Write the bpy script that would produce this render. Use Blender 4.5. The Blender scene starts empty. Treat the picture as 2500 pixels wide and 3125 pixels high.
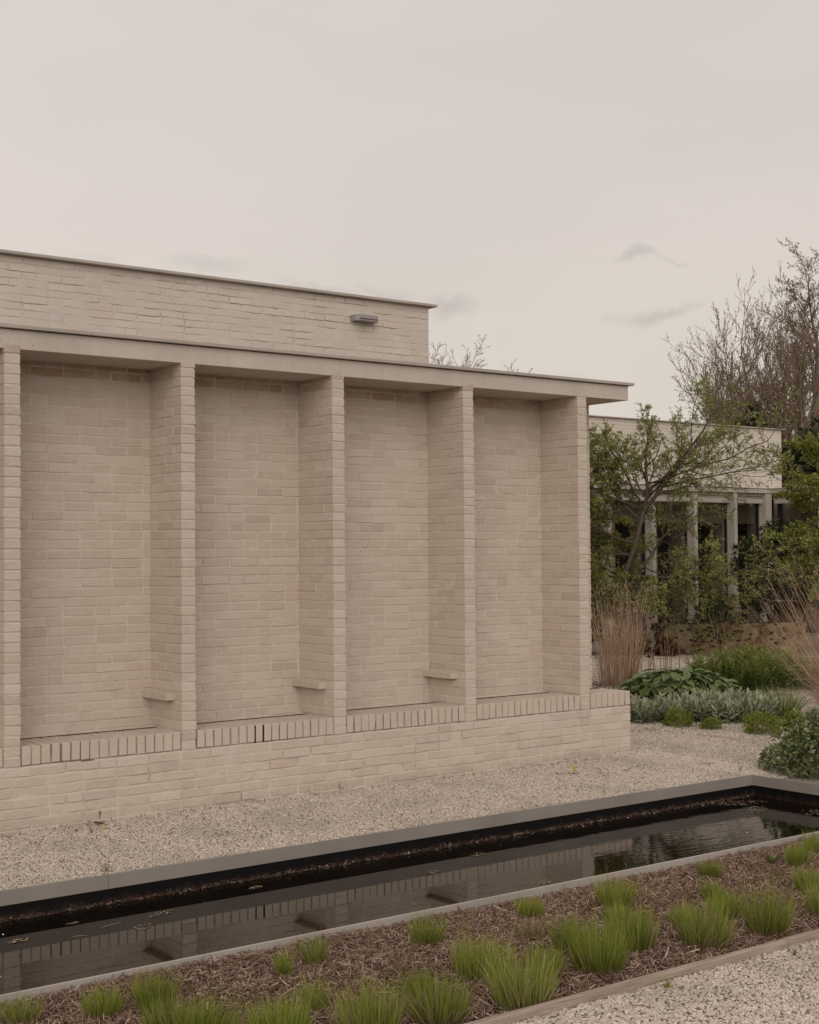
import bpy, math, random
import numpy as np
from mathutils import Vector, Matrix

SC = bpy.context.scene
COL = SC.collection
rnd = random.Random(7)
R = np.random.default_rng(11)

# ------------------------------------------------------------------ camera
CAM = np.array([-8.5693, -8.8172, 1.7531])
YAW, PITCH, ROLL, FPX = 0.6492, 0.0296, -0.0079, 4323.55
_f = np.array([math.sin(YAW)*math.cos(PITCH), math.cos(YAW)*math.cos(PITCH), math.sin(PITCH)])
_r = np.array([math.cos(YAW), -math.sin(YAW), 0.0]); _u = np.cross(_r, _f)
CR = math.cos(ROLL)*_r + math.sin(ROLL)*_u
CU = -math.sin(ROLL)*_r + math.cos(ROLL)*_u
CF = _f
cd = bpy.data.cameras.new('camera'); cam = bpy.data.objects.new('camera', cd); COL.objects.link(cam)
cd.sensor_fit = 'HORIZONTAL'; cd.sensor_width = 36.0; cd.lens = FPX/2500*36.0
cd.clip_start = 0.1; cd.clip_end = 2000
cam.matrix_world = Matrix(((CR[0], CU[0], -CF[0], CAM[0]), (CR[1], CU[1], -CF[1], CAM[1]),
                           (CR[2], CU[2], -CF[2], CAM[2]), (0, 0, 0, 1)))
SC.camera = cam

def depth_uv(P):
    """rough picture position, used only to decide how finely a spot is worth building"""
    d = np.asarray(P) - CAM
    z = d @ CF
    return 1250 + FPX*(d @ CR)/z, 1562.5 - FPX*(d @ CU)/z, z

# ------------------------------------------------------------------ world: overcast sky
SUN_AZ, SUN_EL = math.radians(216), math.radians(25)      # azimuth clockwise from +Y
w = bpy.data.worlds.new('World'); SC.world = w; w.use_nodes = True
nt = w.node_tree; nt.nodes.clear()
def N(tree, t, **kw):
    n = tree.nodes.new(t)
    for k, v in kw.items():
        if k == 'inp':
            for a, b in v.items():
                n.inputs[a].default_value = b
        else:
            setattr(n, k, v)
    return n
def LK(tree, a, b):
    tree.links.new(a, b)
out = N(nt, 'ShaderNodeOutputWorld')
bgd = N(nt, 'ShaderNodeBackground'); bgd.inputs[1].default_value = 1.045
LK(nt, bgd.outputs[0], out.inputs[0])
sky = N(nt, 'ShaderNodeTexSky'); sky.sky_type = 'NISHITA'; sky.sun_disc = False
sky.sun_elevation = SUN_EL; sky.sun_rotation = SUN_AZ
tc = N(nt, 'ShaderNodeTexCoord')
sep = N(nt, 'ShaderNodeSeparateXYZ'); LK(nt, tc.outputs['Generated'], sep.inputs[0])
grad = N(nt, 'ShaderNodeValToRGB'); LK(nt, sep.outputs[2], grad.inputs[0])
cr = grad.color_ramp
cr.elements[0].position = 0.0; cr.elements[0].color = (0.655, 0.59, 0.515, 1)
cr.elements[1].position = 1.0; cr.elements[1].color = (0.66, 0.60, 0.575, 1)
for pos, c in ((0.10, (0.705, 0.63, 0.555)), (0.24, (0.73, 0.648, 0.592)), (0.36, (0.70, 0.622, 0.585))):
    e = cr.elements.new(pos); e.color = (*c, 1)
# broad uneven brightness of the cloud deck
mp = N(nt, 'ShaderNodeMapping'); LK(nt, tc.outputs['Generated'], mp.inputs[0]); mp.inputs['Scale'].default_value = (1.5, 1.5, 4.0)
nz = N(nt, 'ShaderNodeTexNoise', inp={'Scale': 1.6, 'Detail': 5.0, 'Roughness': 0.5}); LK(nt, mp.outputs[0], nz.inputs['Vector'])
mr = N(nt, 'ShaderNodeMapRange', inp={1: 0.3, 2: 0.7, 3: 0.925, 4: 1.04}); LK(nt, nz.outputs[0], mr.inputs[0])
mul = N(nt, 'ShaderNodeVectorMath', operation='SCALE'); LK(nt, grad.outputs[0], mul.inputs[0]); LK(nt, mr.outputs[0], mul.inputs['Scale'])
# thin blue sky behind the deck shows through a little
skm = N(nt, 'ShaderNodeVectorMath', operation='SCALE'); LK(nt, sky.outputs[0], skm.inputs[0]); skm.inputs['Scale'].default_value = 0.10
mix = N(nt, 'ShaderNodeMix', data_type='RGBA'); mix.inputs[0].default_value = 0.05
LK(nt, mul.outputs[0], mix.inputs[6]); LK(nt, skm.outputs[0], mix.inputs[7])
# small grey scraps of lower cloud
wn = N(nt, 'ShaderNodeTexNoise', inp={'Scale': 26.0, 'Detail': 6.0, 'Roughness': 0.62}); LK(nt, tc.outputs['Generated'], wn.inputs['Vector'])
wsub = N(nt, 'ShaderNodeVectorMath', operation='SUBTRACT'); LK(nt, wn.outputs[1], wsub.inputs[0]); wsub.inputs[1].default_value = (0.5, 0.5, 0.5)
wsc = N(nt, 'ShaderNodeVectorMath', operation='SCALE'); LK(nt, wsub.outputs[0], wsc.inputs[0]); wsc.inputs['Scale'].default_value = 0.030
wdir = N(nt, 'ShaderNodeVectorMath', operation='ADD'); LK(nt, tc.outputs['Generated'], wdir.inputs[0]); LK(nt, wsc.outputs[0], wdir.inputs[1])
total = None
def wisp(az, el, ww, hh, tilt, amt):
    """a scrap of cloud at azimuth az and elevation el, ww by hh degrees in half size"""
    global total
    az, el = math.radians(az), math.radians(el)
    d = np.array([math.sin(az)*math.cos(el), math.cos(az)*math.cos(el), math.sin(el)])
    t = np.array([d[1], -d[0], 0.0]); t /= np.linalg.norm(t); up = np.cross(t, d)
    c, s = math.cos(tilt), math.sin(tilt)
    a = (c*t + s*up)/math.radians(ww); b = (-s*t + c*up)/math.radians(hh)
    so = N(nt, 'ShaderNodeVectorMath', operation='SUBTRACT'); LK(nt, wdir.outputs[0], so.inputs[0]); so.inputs[1].default_value = tuple(d)
    da = N(nt, 'ShaderNodeVectorMath', operation='DOT_PRODUCT'); LK(nt, so.outputs[0], da.inputs[0]); da.inputs[1].default_value = tuple(a)
    db = N(nt, 'ShaderNodeVectorMath', operation='DOT_PRODUCT'); LK(nt, so.outputs[0], db.inputs[0]); db.inputs[1].default_value = tuple(b)
    cb = N(nt, 'ShaderNodeCombineXYZ'); LK(nt, da.outputs['Value'], cb.inputs[0]); LK(nt, db.outputs['Value'], cb.inputs[1])
    ln = N(nt, 'ShaderNodeVectorMath', operation='LENGTH'); LK(nt, cb.outputs[0], ln.inputs[0])
    m = N(nt, 'ShaderNodeMapRange', interpolation_type='SMOOTHSTEP', inp={1: 0.15, 2: 1.25, 3: amt, 4: 0.0}); LK(nt, ln.outputs['Value'], m.inputs[0])
    if total is None:
        total = m.outputs[0]
    else:
        ad = N(nt, 'ShaderNodeMath', operation='MAXIMUM'); LK(nt, total, ad.inputs[0]); LK(nt, m.outputs[0], ad.inputs[1]); total = ad.outputs[0]
for a in ((46.4, 11.74, 0.99, 0.27, 0.0, 0.17), (47.82, 11.46, 0.8, 0.15, -0.1, 0.09), (47.08, 9.39, 1.59, 0.32, 0.22, 0.15), (48.56, 9.61, 0.93, 0.21, 0.3, 0.08), (38.93, 9.85, 1.13, 0.53, 0.05, 0.16), (29.2, 11.5, 1.99, 0.45, -0.12, 0.1), (33.68, 10.74, 1.99, 0.34, -0.2, 0.11), (36.33, 10.35, 1.46, 0.34, -0.2, 0.1), (50.84, 9.3, 0.66, 0.17, 0.1, 0.1), (45.45, 9.27, 0.66, 0.2, 0.2, 0.06), (24.81, 11.53, 1.59, 0.4, -0.1, 0.05), (43.2, 6.86, 1.46, 0.16, 0, 0.04)):  # cloud directions and sizes converted from pixel positions in the image
    wisp(*a)
inv = N(nt, 'ShaderNodeMath', operation='SUBTRACT'); inv.inputs[0].default_value = 1.0; LK(nt, total, inv.inputs[1])
fin = N(nt, 'ShaderNodeVectorMath', operation='SCALE'); LK(nt, mix.outputs[2], fin.inputs[0]); LK(nt, inv.outputs[0], fin.inputs['Scale'])
LK(nt, fin.outputs[0], bgd.inputs[0])

sd = bpy.data.lights.new('sun', 'SUN'); sun = bpy.data.objects.new('sun', sd); COL.objects.link(sun)
sd.energy = .98; sd.angle = math.radians(50); sd.color = (1.0, 0.935, 0.865)
sdir = Vector((math.sin(SUN_AZ)*math.cos(SUN_EL), math.cos(SUN_AZ)*math.cos(SUN_EL), math.sin(SUN_EL)))
sun.rotation_euler = sdir.to_track_quat('Z', 'Y').to_euler(); sun.location = (-12, -20, 25)

vs = SC.view_settings
vs.view_transform = 'Standard'; vs.look = 'None'; vs.gamma = 1.0; vs.use_curve_mapping = False; vs.exposure = 0.0
SC.cycles.max_bounces = 6; SC.cycles.diffuse_bounces = 3; SC.cycles.glossy_bounces = 3
SC.cycles.transmission_bounces = 4; SC.cycles.transparent_max_bounces = 6

# ------------------------------------------------------------------ materials
def mat(name, rough=0.9, spec=0.25):
    m = bpy.data.materials.new(name); m.use_nodes = True
    t = m.node_tree; b = t.nodes['Principled BSDF']
    b.inputs['Roughness'].default_value = rough; b.inputs['Specular IOR Level'].default_value = spec
    return m, t, b
def ramp(t, fac, stops, interp='LINEAR'):
    n = N(t, 'ShaderNodeValToRGB'); LK(t, fac, n.inputs[0]); r = n.color_ramp; r.interpolation = interp
    r.elements[0].position = stops[0][0]; r.elements[0].color = (*stops[0][1], 1)
    r.elements[1].position = stops[-1][0]; r.elements[1].color = (*stops[-1][1], 1)
    for p, c in stops[1:-1]:
        e = r.elements.new(p); e.color = (*c, 1)
    return n.outputs[0]
def noise(t, scale, detail=4.0, rough=0.55, vec=None, dist=0.0):
    n = N(t, 'ShaderNodeTexNoise', inp={'Scale': scale, 'Detail': detail, 'Roughness': rough, 'Distortion': dist})
    if vec is not None: LK(t, vec, n.inputs['Vector'])
    return n.outputs[0]
def rng(t, v, a, b, c=0.0, d=1.0):
    n = N(t, 'ShaderNodeMapRange', inp={1: a, 2: b, 3: c, 4: d}); LK(t, v, n.inputs[0]); return n.outputs[0]
def mixc(t, fac, a, b, blend='MIX'):
    n = N(t, 'ShaderNodeMix', data_type='RGBA', blend_type=blend)
    for i, v in ((0, fac), (6, a), (7, b)):
        if isinstance(v, (int, float)): n.inputs[i].default_value = v
        elif isinstance(v, tuple): n.inputs[i].default_value = (*v, 1) if len(v) == 3 else v
        else: LK(t, v, n.inputs[i])
    return n.outputs[2]
def math_(t, op, a, b=None):
    n = N(t, 'ShaderNodeMath', operation=op)
    for i, v in ((0, a), (1, b)):
        if v is None: continue
        if isinstance(v, (int, float)): n.inputs[i].default_value = v
        else: LK(t, v, n.inputs[i])
    return n.outputs[0]
def bump(t, b, h, strength=0.5, dist=0.01):
    n = N(t, 'ShaderNodeBump', inp={'Strength': strength, 'Distance': dist}); LK(t, h, n.inputs['Height']); LK(t, n.outputs[0], b.inputs['Normal'])
def geo(t):
    return N(t, 'ShaderNodeNewGeometry').outputs['Position']
def attr(t, name):
    return N(t, 'ShaderNodeAttribute', attribute_name=name).outputs['Fac']
def sock(t, b, col): LK(t, col, b.inputs['Base Color'])
M = {}

# lime-washed handmade brick
m, t, b = mat('limewashed_brick', 0.93, 0.15); M['brick'] = m
pos = geo(t)
tone = ramp(t, attr(t, 'tint'), [(0, (.53, .44, .37)), (.2, (.58, .49, .415)), (.45, (.62, .535, .455)), (.6, (.61, .505, .425)), (.75, (.635, .55, .47)), (1, (.67, .59, .51))])
warm = mixc(t, math_(t, 'MULTIPLY', rng(t, attr(t, 'warm'), 0, 1), .85), tone, (.42, .29, .185))
warm = mixc(t, rng(t, attr(t, 'warm'), 0, -1), warm, (.72, .66, .59))
sl = noise(t, 9.0, 6.0, 0.62, pos, 0.6)
c1 = mixc(t, rng(t, sl, .48, .66, 0, .55), warm, (.67, .595, .515))
big = noise(t, 1.3, 3.0, 0.5, pos)
c2 = mixc(t, rng(t, big, .35, .7, 0, .28), c1, (.53, .445, .37))
speck = noise(t, 95.0, 3.0, 0.7, pos)
c3 = mixc(t, rng(t, speck, .64, .78, 0, .45), c2, (.36, .29, .23))
zsp = N(t, 'ShaderNodeSeparateXYZ'); LK(t, pos, zsp.inputs[0])
dirt = math_(t, 'MULTIPLY', rng(t, math_(t, 'ADD', zsp.outputs[2], rng(t, noise(t, 6, 5, .65, pos), .3, .7, -.05, .05)), .0, .10, .45, 0), rng(t, noise(t, 30, 4, .6, pos), .35, .65, .3, 1))
c3 = mixc(t, dirt, c3, (.33, .27, .21))
fl2 = noise(t, 3.1, 6.0, .7, pos, .8)
c3 = mixc(t, rng(t, fl2, .60, .72, 0, .30), c3, (.40, .335, .275))
sock(t, b, c3)
bump(t, b, math_(t, 'ADD', noise(t, 60, 5, .7, pos), noise(t, 24, 3, .6, pos)), 0.55, 0.008)


# lime slurry / mortar between the bricks
m, t, b = mat('lime_mortar', 0.95, 0.1); M['mortar'] = m
pos = geo(t)
n1 = noise(t, 7.0, 6.0, .65, pos, .5)
c1 = ramp(t, n1, [(.3, (.58, .50, .42)), (.5, (.655, .58, .50)), (.7, (.70, .63, .55))])
n2 = noise(t, 2.3, 5.0, .6, pos)
c2 = mixc(t, rng(t, n2, .58, .75, 0, .35), c1, (.40, .33, .265))
sock(t, b, c2)
bump(t, b, noise(t, 75, 6, .7, pos), 0.6, 0.006)

# weathered joints of the sill bricks
m, t, b = mat('weathered_joint', 0.95, 0.1); M['joint'] = m
pos = geo(t)
n1 = noise(t, 5.5, 5.0, .65, pos, .4)
c1 = ramp(t, n1, [(.36, (.17, .14, .112)), (.48, (.32, .265, .215)), (.58, (.50, .425, .355)), (.7, (.58, .50, .42))])
sock(t, b, c1); bump(t, b, noise(t, 90, 5, .7, pos), .6, .005)

# cast concrete with pits
def concrete(name, base, pit, bands=False, rough=.88):
    m, t, b = mat(name, rough, .2); pos = geo(t)
    n1 = noise(t, 2.2, 6, .6, pos)
    d = tuple(x*.82 for x in base)
    c = mixc(t, rng(t, n1, .35, .7), base, d)
    sp = noise(t, 120, 3, .6, pos)
    c = mixc(t, rng(t, sp, .6, .75, 0, .4), c, tuple(x*.6 for x in base))
    v = N(t, 'ShaderNodeTexVoronoi', inp={'Scale': 26.0, 'Randomness': 1.0}); LK(t, pos, v.inputs['Vector'])
    big = noise(t, 5, 2, .5, pos)
    dots = math_(t, 'MULTIPLY', rng(t, v.outputs[0], .10, .16, 1, 0), rng(t, big, .5, .62, 0, 1))
    c = mixc(t, math_(t, 'MULTIPLY', dots, pit), c, (.12, .09, .07))
    if bands:
        mpn = N(t, 'ShaderNodeMapping'); LK(t, pos, mpn.inputs[0]); mpn.inputs['Scale'].default_value = (22, 22, .7)
        st = noise(t, 2.0, 5, .6, mpn.outputs[0])
        c = mixc(t, rng(t, st, .35, .7, 0, .7*float(bands)), c, tuple(x*.62 for x in base))
    sock(t, b, c); bump(t, b, noise(t, 80, 5, .6, pos), .25, .004)
    return m
M['beam'] = concrete('pale_cast_concrete', (.64, .57, .50), .95, .3)
M['cap'] = concrete('grey_coping', (.50, .445, .39), .1)
M['fin'] = concrete('board_marked_concrete', (.56, .505, .45), .2, True)
M['plaster'] = concrete('buff_plaster', (.50, .43, .34), .1)
M['rim_near'] = concrete('pale_pool_plate', (.47, .425, .38), .05, False, .7)
M['rim'] = concrete('grey_pool_plate', (.31, .275, .243), .05, False, .6)

def plain(name, col, rough=.7, spec=.3, var=.25, scale=6.0, bmp=0.0):
    m, t, b = mat(name, rough, spec); pos = geo(t)
    c = mixc(t, rng(t, noise(t, scale, 5, .6, pos), .3, .7), col, tuple(x*(1-var) for x in col)); sock(t, b, c)
    if bmp: bump(t, b, noise(t, scale*8, 5, .6, pos), bmp, .01)
    M[name] = m; return m
plain('limecoat', (.68, .615, .545), .95, .1, .16, 5.0, .4)
plain('coping_shadow', (.05, .045, .042), .5, .4)  # near-black colour standing in for shade in the gap under the coping
plain('lamp_grey', (.36, .32, .30), .5, .4, .08)
plain('moss', (.035, .03, .022), .95, .1)
plain('slot_dark', (.10, .085, .075), .8, .2)
plain('black_frame', (.018, .016, .016), .5, .4)
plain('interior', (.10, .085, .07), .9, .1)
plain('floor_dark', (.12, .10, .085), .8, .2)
plain('roofing', (.22, .20, .185), .9, .1)
plain('petal', (.70, .62, .55), .8, .2)
plain('yellow_leaf', (.55, .42, .06), .7, .2)
plain('rust_leaf', (.25, .11, .055), .8, .2)
plain('straw', (.42, .32, .20), .8, .2)
plain('seed_brown', (.045, .025, .017), .95, .1)
plain('stem_brown', (.12, .07, .045), .9, .1)

# timber edging
m, t, b = mat('weathered_timber', .85, .2); M['timber'] = m; pos = geo(t)
mpn = N(t, 'ShaderNodeMapping'); LK(t, pos, mpn.inputs[0]); mpn.inputs['Scale'].default_value = (1.2, 28, 28)
g1 = noise(t, 3.0, 6, .6, mpn.outputs[0], .3)
c = ramp(t, g1, [(.3, (.22, .17, .13)), (.5, (.38, .31, .25)), (.7, (.49, .41, .34))]); c = mixc(t, rng(t, noise(t, 3, 4, .6, pos), .5, .7, 0, .4), c, (.22, .17, .12))
sock(t, b, c); bump(t, b, g1, .4, .004)

# pool liner, wet and dirty toward the waterline
m, t, b = mat('pool_liner', .55, .2); M['liner'] = m; pos = geo(t)
sx = N(t, 'ShaderNodeSeparateXYZ'); LK(t, pos, sx.inputs[0])
zz = math_(t, 'ADD', sx.outputs[2], rng(t, noise(t, 14, 5, .65, pos), .3, .7, -.03, .03))
fl = math_(t, 'MULTIPLY', rng(t, zz, -.122, -.155, 0, 1), rng(t, noise(t, 45, 5, .7, pos), .4, .65, .05, 1))
c = mixc(t, fl, (.004, .004, .0045), (.05, .028, .016)); sock(t, b, c); bump(t, b, noise(t, 60, 5, .7, pos), .5, .01)

# water
m, t, b = mat('pool_water', .02, .5); M['water'] = m; pos = geo(t)
b.inputs['IOR'].default_value = 1.333
sx = N(t, 'ShaderNodeSeparateXYZ'); LK(t, pos, sx.inputs[0])
sock(t, b, mixc(t, rng(t, noise(t, 2.5, 5, .6, pos), .4, .7), (.004, .0024, .0014), (.011, .0065, .0038)))
mpn = N(t, 'ShaderNodeMapping'); LK(t, pos, mpn.inputs[0]); mpn.inputs['Rotation'].default_value = (0, 0, .62); mpn.inputs['Scale'].default_value = (6, 20, 1)
rp = noise(t, 1.0, 2.5, .5, mpn.outputs[0], .3)
amp = rng(t, sx.outputs[0], -3.4, -.9, .03, 1.0)
bump(t, b, math_(t, 'MULTIPLY', rp, amp), .075, .012)

# soil / gravel sheets under the loose stones and chips
def sheet(name, cols, scale, rough=.95):
    m, t, b = mat(name, rough, .1); pos = geo(t)
    v = N(t, 'ShaderNodeTexVoronoi', inp={'Scale': scale}); LK(t, pos, v.inputs['Vector'])
    f = N(t, 'ShaderNodeSeparateColor'); LK(t, v.outputs['Color'], f.inputs[0])
    c = ramp(t, f.outputs[0], cols)
    c = mixc(t, rng(t, v.outputs[0], .25, .6, 0, .6), c, tuple(x*.45 for x in cols[0][1]))
    c = mixc(t, rng(t, noise(t, .9, 5, .6, pos), .45, .75, 0, .45), c, tuple(x*.75 for x in cols[0][1]))
    sock(t, b, c); bump(t, b, v.outputs[0], .8, -.01); return m
M['gravel'] = sheet('pale_gravel', [(0, (.30, .25, .20)), (.3, (.44, .375, .305)), (.7, (.52, .45, .37)), (1, (.60, .53, .45))], 75)
M['soil'] = sheet('dark_soil', [(0, (.035, .024, .018)), (.5, (.055, .036, .027)), (1, (.085, .055, .042))], 60)
M['lawn'] = sheet('grass_ground', [(0, (.05, .065, .025)), (.5, (.07, .09, .03)), (1, (.10, .115, .045))], 8)

def tinted(name, stops, rough=.85, spec=.2, transl=0.0, key='tint', patch=0.0):
    m, t, b = mat(name, rough, spec)
    c = ramp(t, attr(t, key), stops); c = mixc(t, rng(t, noise(t, 14, 4, .6, geo(t)), .3, .7, 0, .25), c, tuple(x*.6 for x in stops[0][1]))
    if patch: c = mixc(t, rng(t, noise(t, 1.4, 5, .62, geo(t), .5), .46, .70, 0, patch), c, tuple(x*.72 for x in stops[0][1]))
    sock(t, b, c)
    if transl:
        tr = N(t, 'ShaderNodeBsdfTranslucent'); LK(t, c, tr.inputs[0]); mx = N(t, 'ShaderNodeMixShader'); mx.inputs[0].default_value = transl
        o = t.nodes['Material Output']; LK(t, b.outputs[0], mx.inputs[1]); LK(t, tr.outputs[0], mx.inputs[2]); LK(t, mx.outputs[0], o.inputs[0])
    M[name] = m; return m
tinted('stone', [(0, (0.3564, 0.297, 0.2376)), (0.25, (0.54, 0.4644, 0.3834)), (0.7, (0.648, 0.567, 0.4752)), (1, (0.7776, 0.702, 0.6048))], patch=.40)
tinted('bark_chip', [(0, (0.095, 0.0538, 0.0362)), (0.3, (0.2122, 0.1254, 0.0872)), (0.55, (0.3352, 0.2183, 0.1575)), (0.8, (0.5027, 0.3694, 0.2766)), (1, (0.7374, 0.6046, 0.4788))])
tinted('leaf_scrap', [(0, (.06, .035, .02)), (.6, (.16, .09, .05)), (1, (.28, .17, .09))])
tinted('grass_blade', [(0, (0.211, 0.1352, 0.0553)), (0.18, (0.1583, 0.1804, 0.0348)), (0.5, (0.2636, 0.3338, 0.0474)), (0.8, (0.348, 0.406, 0.0712)), (1, (0.5274, 0.4511, 0.1344))], .6, .25, .3)
tinted('olive_blade', [(0, (0.1215, 0.0878, 0.0473)), (0.3, (0.162, 0.162, 0.054)), (0.7, (0.2565, 0.243, 0.0945)), (1, (0.432, 0.351, 0.189))], .7, .2, .25)
tinted('dry_blade', [(0, (0.1955, 0.1207, 0.0667)), (0.5, (0.391, 0.2702, 0.161)), (1, (0.598, 0.46, 0.3105))], .8, .2, .2)
tinted('tan_stem', [(0, (0.2815, 0.1763, 0.1106)), (0.5, (0.5186, 0.3607, 0.2409)), (1, (0.7705, 0.6011, 0.446))], .8, .2, .15)
tinted('hawthorn_leaf', [(0, (0.1487, 0.1621, 0.0486)), (0.4, (0.2893, 0.308, 0.0865)), (0.8, (0.4462, 0.4459, 0.1471)), (1, (0.6113, 0.5756, 0.2424))], .6, .3, .42)
tinted('lime_leaf', [(0, (0.1557, 0.1834, 0.0356)), (0.5, (0.3113, 0.3461, 0.0712)), (1, (0.5189, 0.5091, 0.1334))], .6, .3, .35)
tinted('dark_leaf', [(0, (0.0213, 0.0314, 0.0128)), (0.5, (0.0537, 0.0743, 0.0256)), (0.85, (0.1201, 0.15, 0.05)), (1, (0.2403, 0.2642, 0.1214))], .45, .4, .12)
tinted('ivy_leaf', [(0, (0.0185, 0.0224, 0.0112)), (0.6, (0.0539, 0.0588, 0.0224)), (1, (0.1155, 0.112, 0.042))], .5, .3, .1)
tinted('mint_leaf', [(0, (0.0684, 0.0871, 0.0373)), (0.4, (0.1597, 0.1969, 0.0788)), (0.8, (0.2623, 0.3006, 0.1244)), (1, (0.3878, 0.4147, 0.1867))], .6, .3, .2)
tinted('broad_leaf', [(0, (0.0765, 0.1102, 0.0395)), (0.5, (0.153, 0.2081, 0.0731)), (1, (0.306, 0.3427, 0.1408))], .55, .3, .15)
tinted('spurge_leaf', [(0, (0.0915, 0.1249, 0.0297)), (0.5, (0.2031, 0.2655, 0.0593)), (1, (0.4061, 0.4373, 0.1284))], .55, .3, .25)
tinted('felt_leaf', [(0, (0.13, 0.1544, 0.0813)), (0.5, (0.3087, 0.3413, 0.2113)), (1, (0.5363, 0.5687, 0.3981))], .9, .1, .15)
tinted('mound_leaf', [(0, (0.1044, 0.1305, 0.0209)), (0.5, (0.2436, 0.2871, 0.0522)), (1, (0.4089, 0.435, 0.087))], .7, .2, .25)
tinted('bark', [(0, (0.078, 0.0585, 0.0416)), (0.5, (0.1625, 0.1274, 0.0936)), (1, (0.299, 0.247, 0.1885))], .9, .1)
tinted('tree_bark', [(0, (.05, .038, .027)), (.5, (.10, .078, .057)), (1, (.17, .14, .105))], .9, .1)
tinted('pale_bark', [(0, (0.1513, 0.1169, 0.0853)), (0.5, (0.275, 0.22, 0.165)), (1, (0.4537, 0.3782, 0.2888))], .9, .1)
tinted('bud_twig', [(0, (0.1558, 0.1038, 0.0706)), (0.5, (0.2804, 0.1973, 0.1371)), (1, (0.4154, 0.3115, 0.2077))], .9, .1)
tinted('bud', [(0, (0.105, 0.0825, 0.045)), (1, (0.24, 0.21, 0.105))], .8, .1, .1)
# weathered stone trough
m, t, b = mat('mossy_stone', .95, .1); M['trough'] = m; pos = geo(t)
c = ramp(t, noise(t, 3.2, 6, .62, pos, .6), [(.34, (.05, .03, .02)), (.46, (.14, .092, .052)), (.56, (.235, .17, .10)), (.7, (.33, .265, .185))])
sock(t, b, c); bump(t, b, noise(t, 12, 7, .65, pos), .8, .03)
# window glass
m, t, b = mat('window_glass', .02, .5); M['glass'] = m
gl = N(t, 'ShaderNodeBsdfGlossy', inp={'Roughness': .015}); tr = N(t, 'ShaderNodeBsdfTransparent'); tr.inputs[0].default_value = (.86, .86, .84, 1)
lwt = N(t, 'ShaderNodeLayerWeight', inp={'Blend': .5}); fr5 = math_(t, 'ADD', math_(t, 'MULTIPLY', math_(t, 'POWER', lwt.outputs['Facing'], 4.0), .9), .03); mx = N(t, 'ShaderNodeMixShader'); LK(t, fr5, mx.inputs[0]); LK(t, tr.outputs[0], mx.inputs[1]); LK(t, gl.outputs[0], mx.inputs[2])
LK(t, mx.outputs[0], t.nodes['Material Output'].inputs[0])

# ------------------------------------------------------------------ building helpers
def link(o, parent=None):
    COL.objects.link(o)
    if parent is not None: o.parent = parent
    return o
def props(o, label=None, cat=None, group=None, kind=None):
    if label: o['label'] = label
    if cat: o['category'] = cat
    if group: o['group'] = group
    if kind: o['kind'] = kind
    return o
def empty(name, loc=(0, 0, 0), label=None, cat=None, group=None, rz=0.0):
    o = bpy.data.objects.new(name, None); o.empty_display_size = .1; o.location = loc; o.rotation_euler = (0, 0, rz)
    link(o); return props(o, label, cat, group)
def fast_mesh(name, V, F, mat_, attrs=None, smooth=False):
    """V (n,3); F list of (m,k) arrays"""
    me = bpy.data.meshes.new(name)
    V = np.ascontiguousarray(V, dtype=np.float32)
    if not isinstance(F, (list, tuple)): F = [F]
    F = [np.asarray(f, dtype=np.int32) for f in F if len(f)]
    me.vertices.add(len(V)); me.vertices.foreach_set('co', V.ravel())
    nl = sum(f.size for f in F); npoly = sum(len(f) for f in F)
    me.loops.add(nl); me.polygons.add(npoly)
    me.loops.foreach_set('vertex_index', np.concatenate([f.ravel() for f in F]))
    st = []; o = 0
    for f in F:
        st.append(o + np.arange(len(f))*f.shape[1]); o += f.size
    me.polygons.foreach_set('loop_start', np.concatenate(st).astype(np.int32))
    if smooth: me.polygons.foreach_set('use_smooth', np.ones(npoly, dtype=bool))
    for k, a in (attrs or {}).items():
        at = me.attributes.new(k, 'FLOAT', 'POINT'); at.data.foreach_set('value', np.ascontiguousarray(a, dtype=np.float32))
    me.update(calc_edges=True); me.validate()
    if mat_: me.materials.append(mat_)
    return me
def obj(name, me, parent=None, loc=None, rot=None, scale=None):
    o = bpy.data.objects.new(name, me); link(o, parent)
    if loc is not None: o.location = loc
    if rot is not None: o.rotation_euler = rot
    if scale is not None: o.scale = scale
    return o
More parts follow.
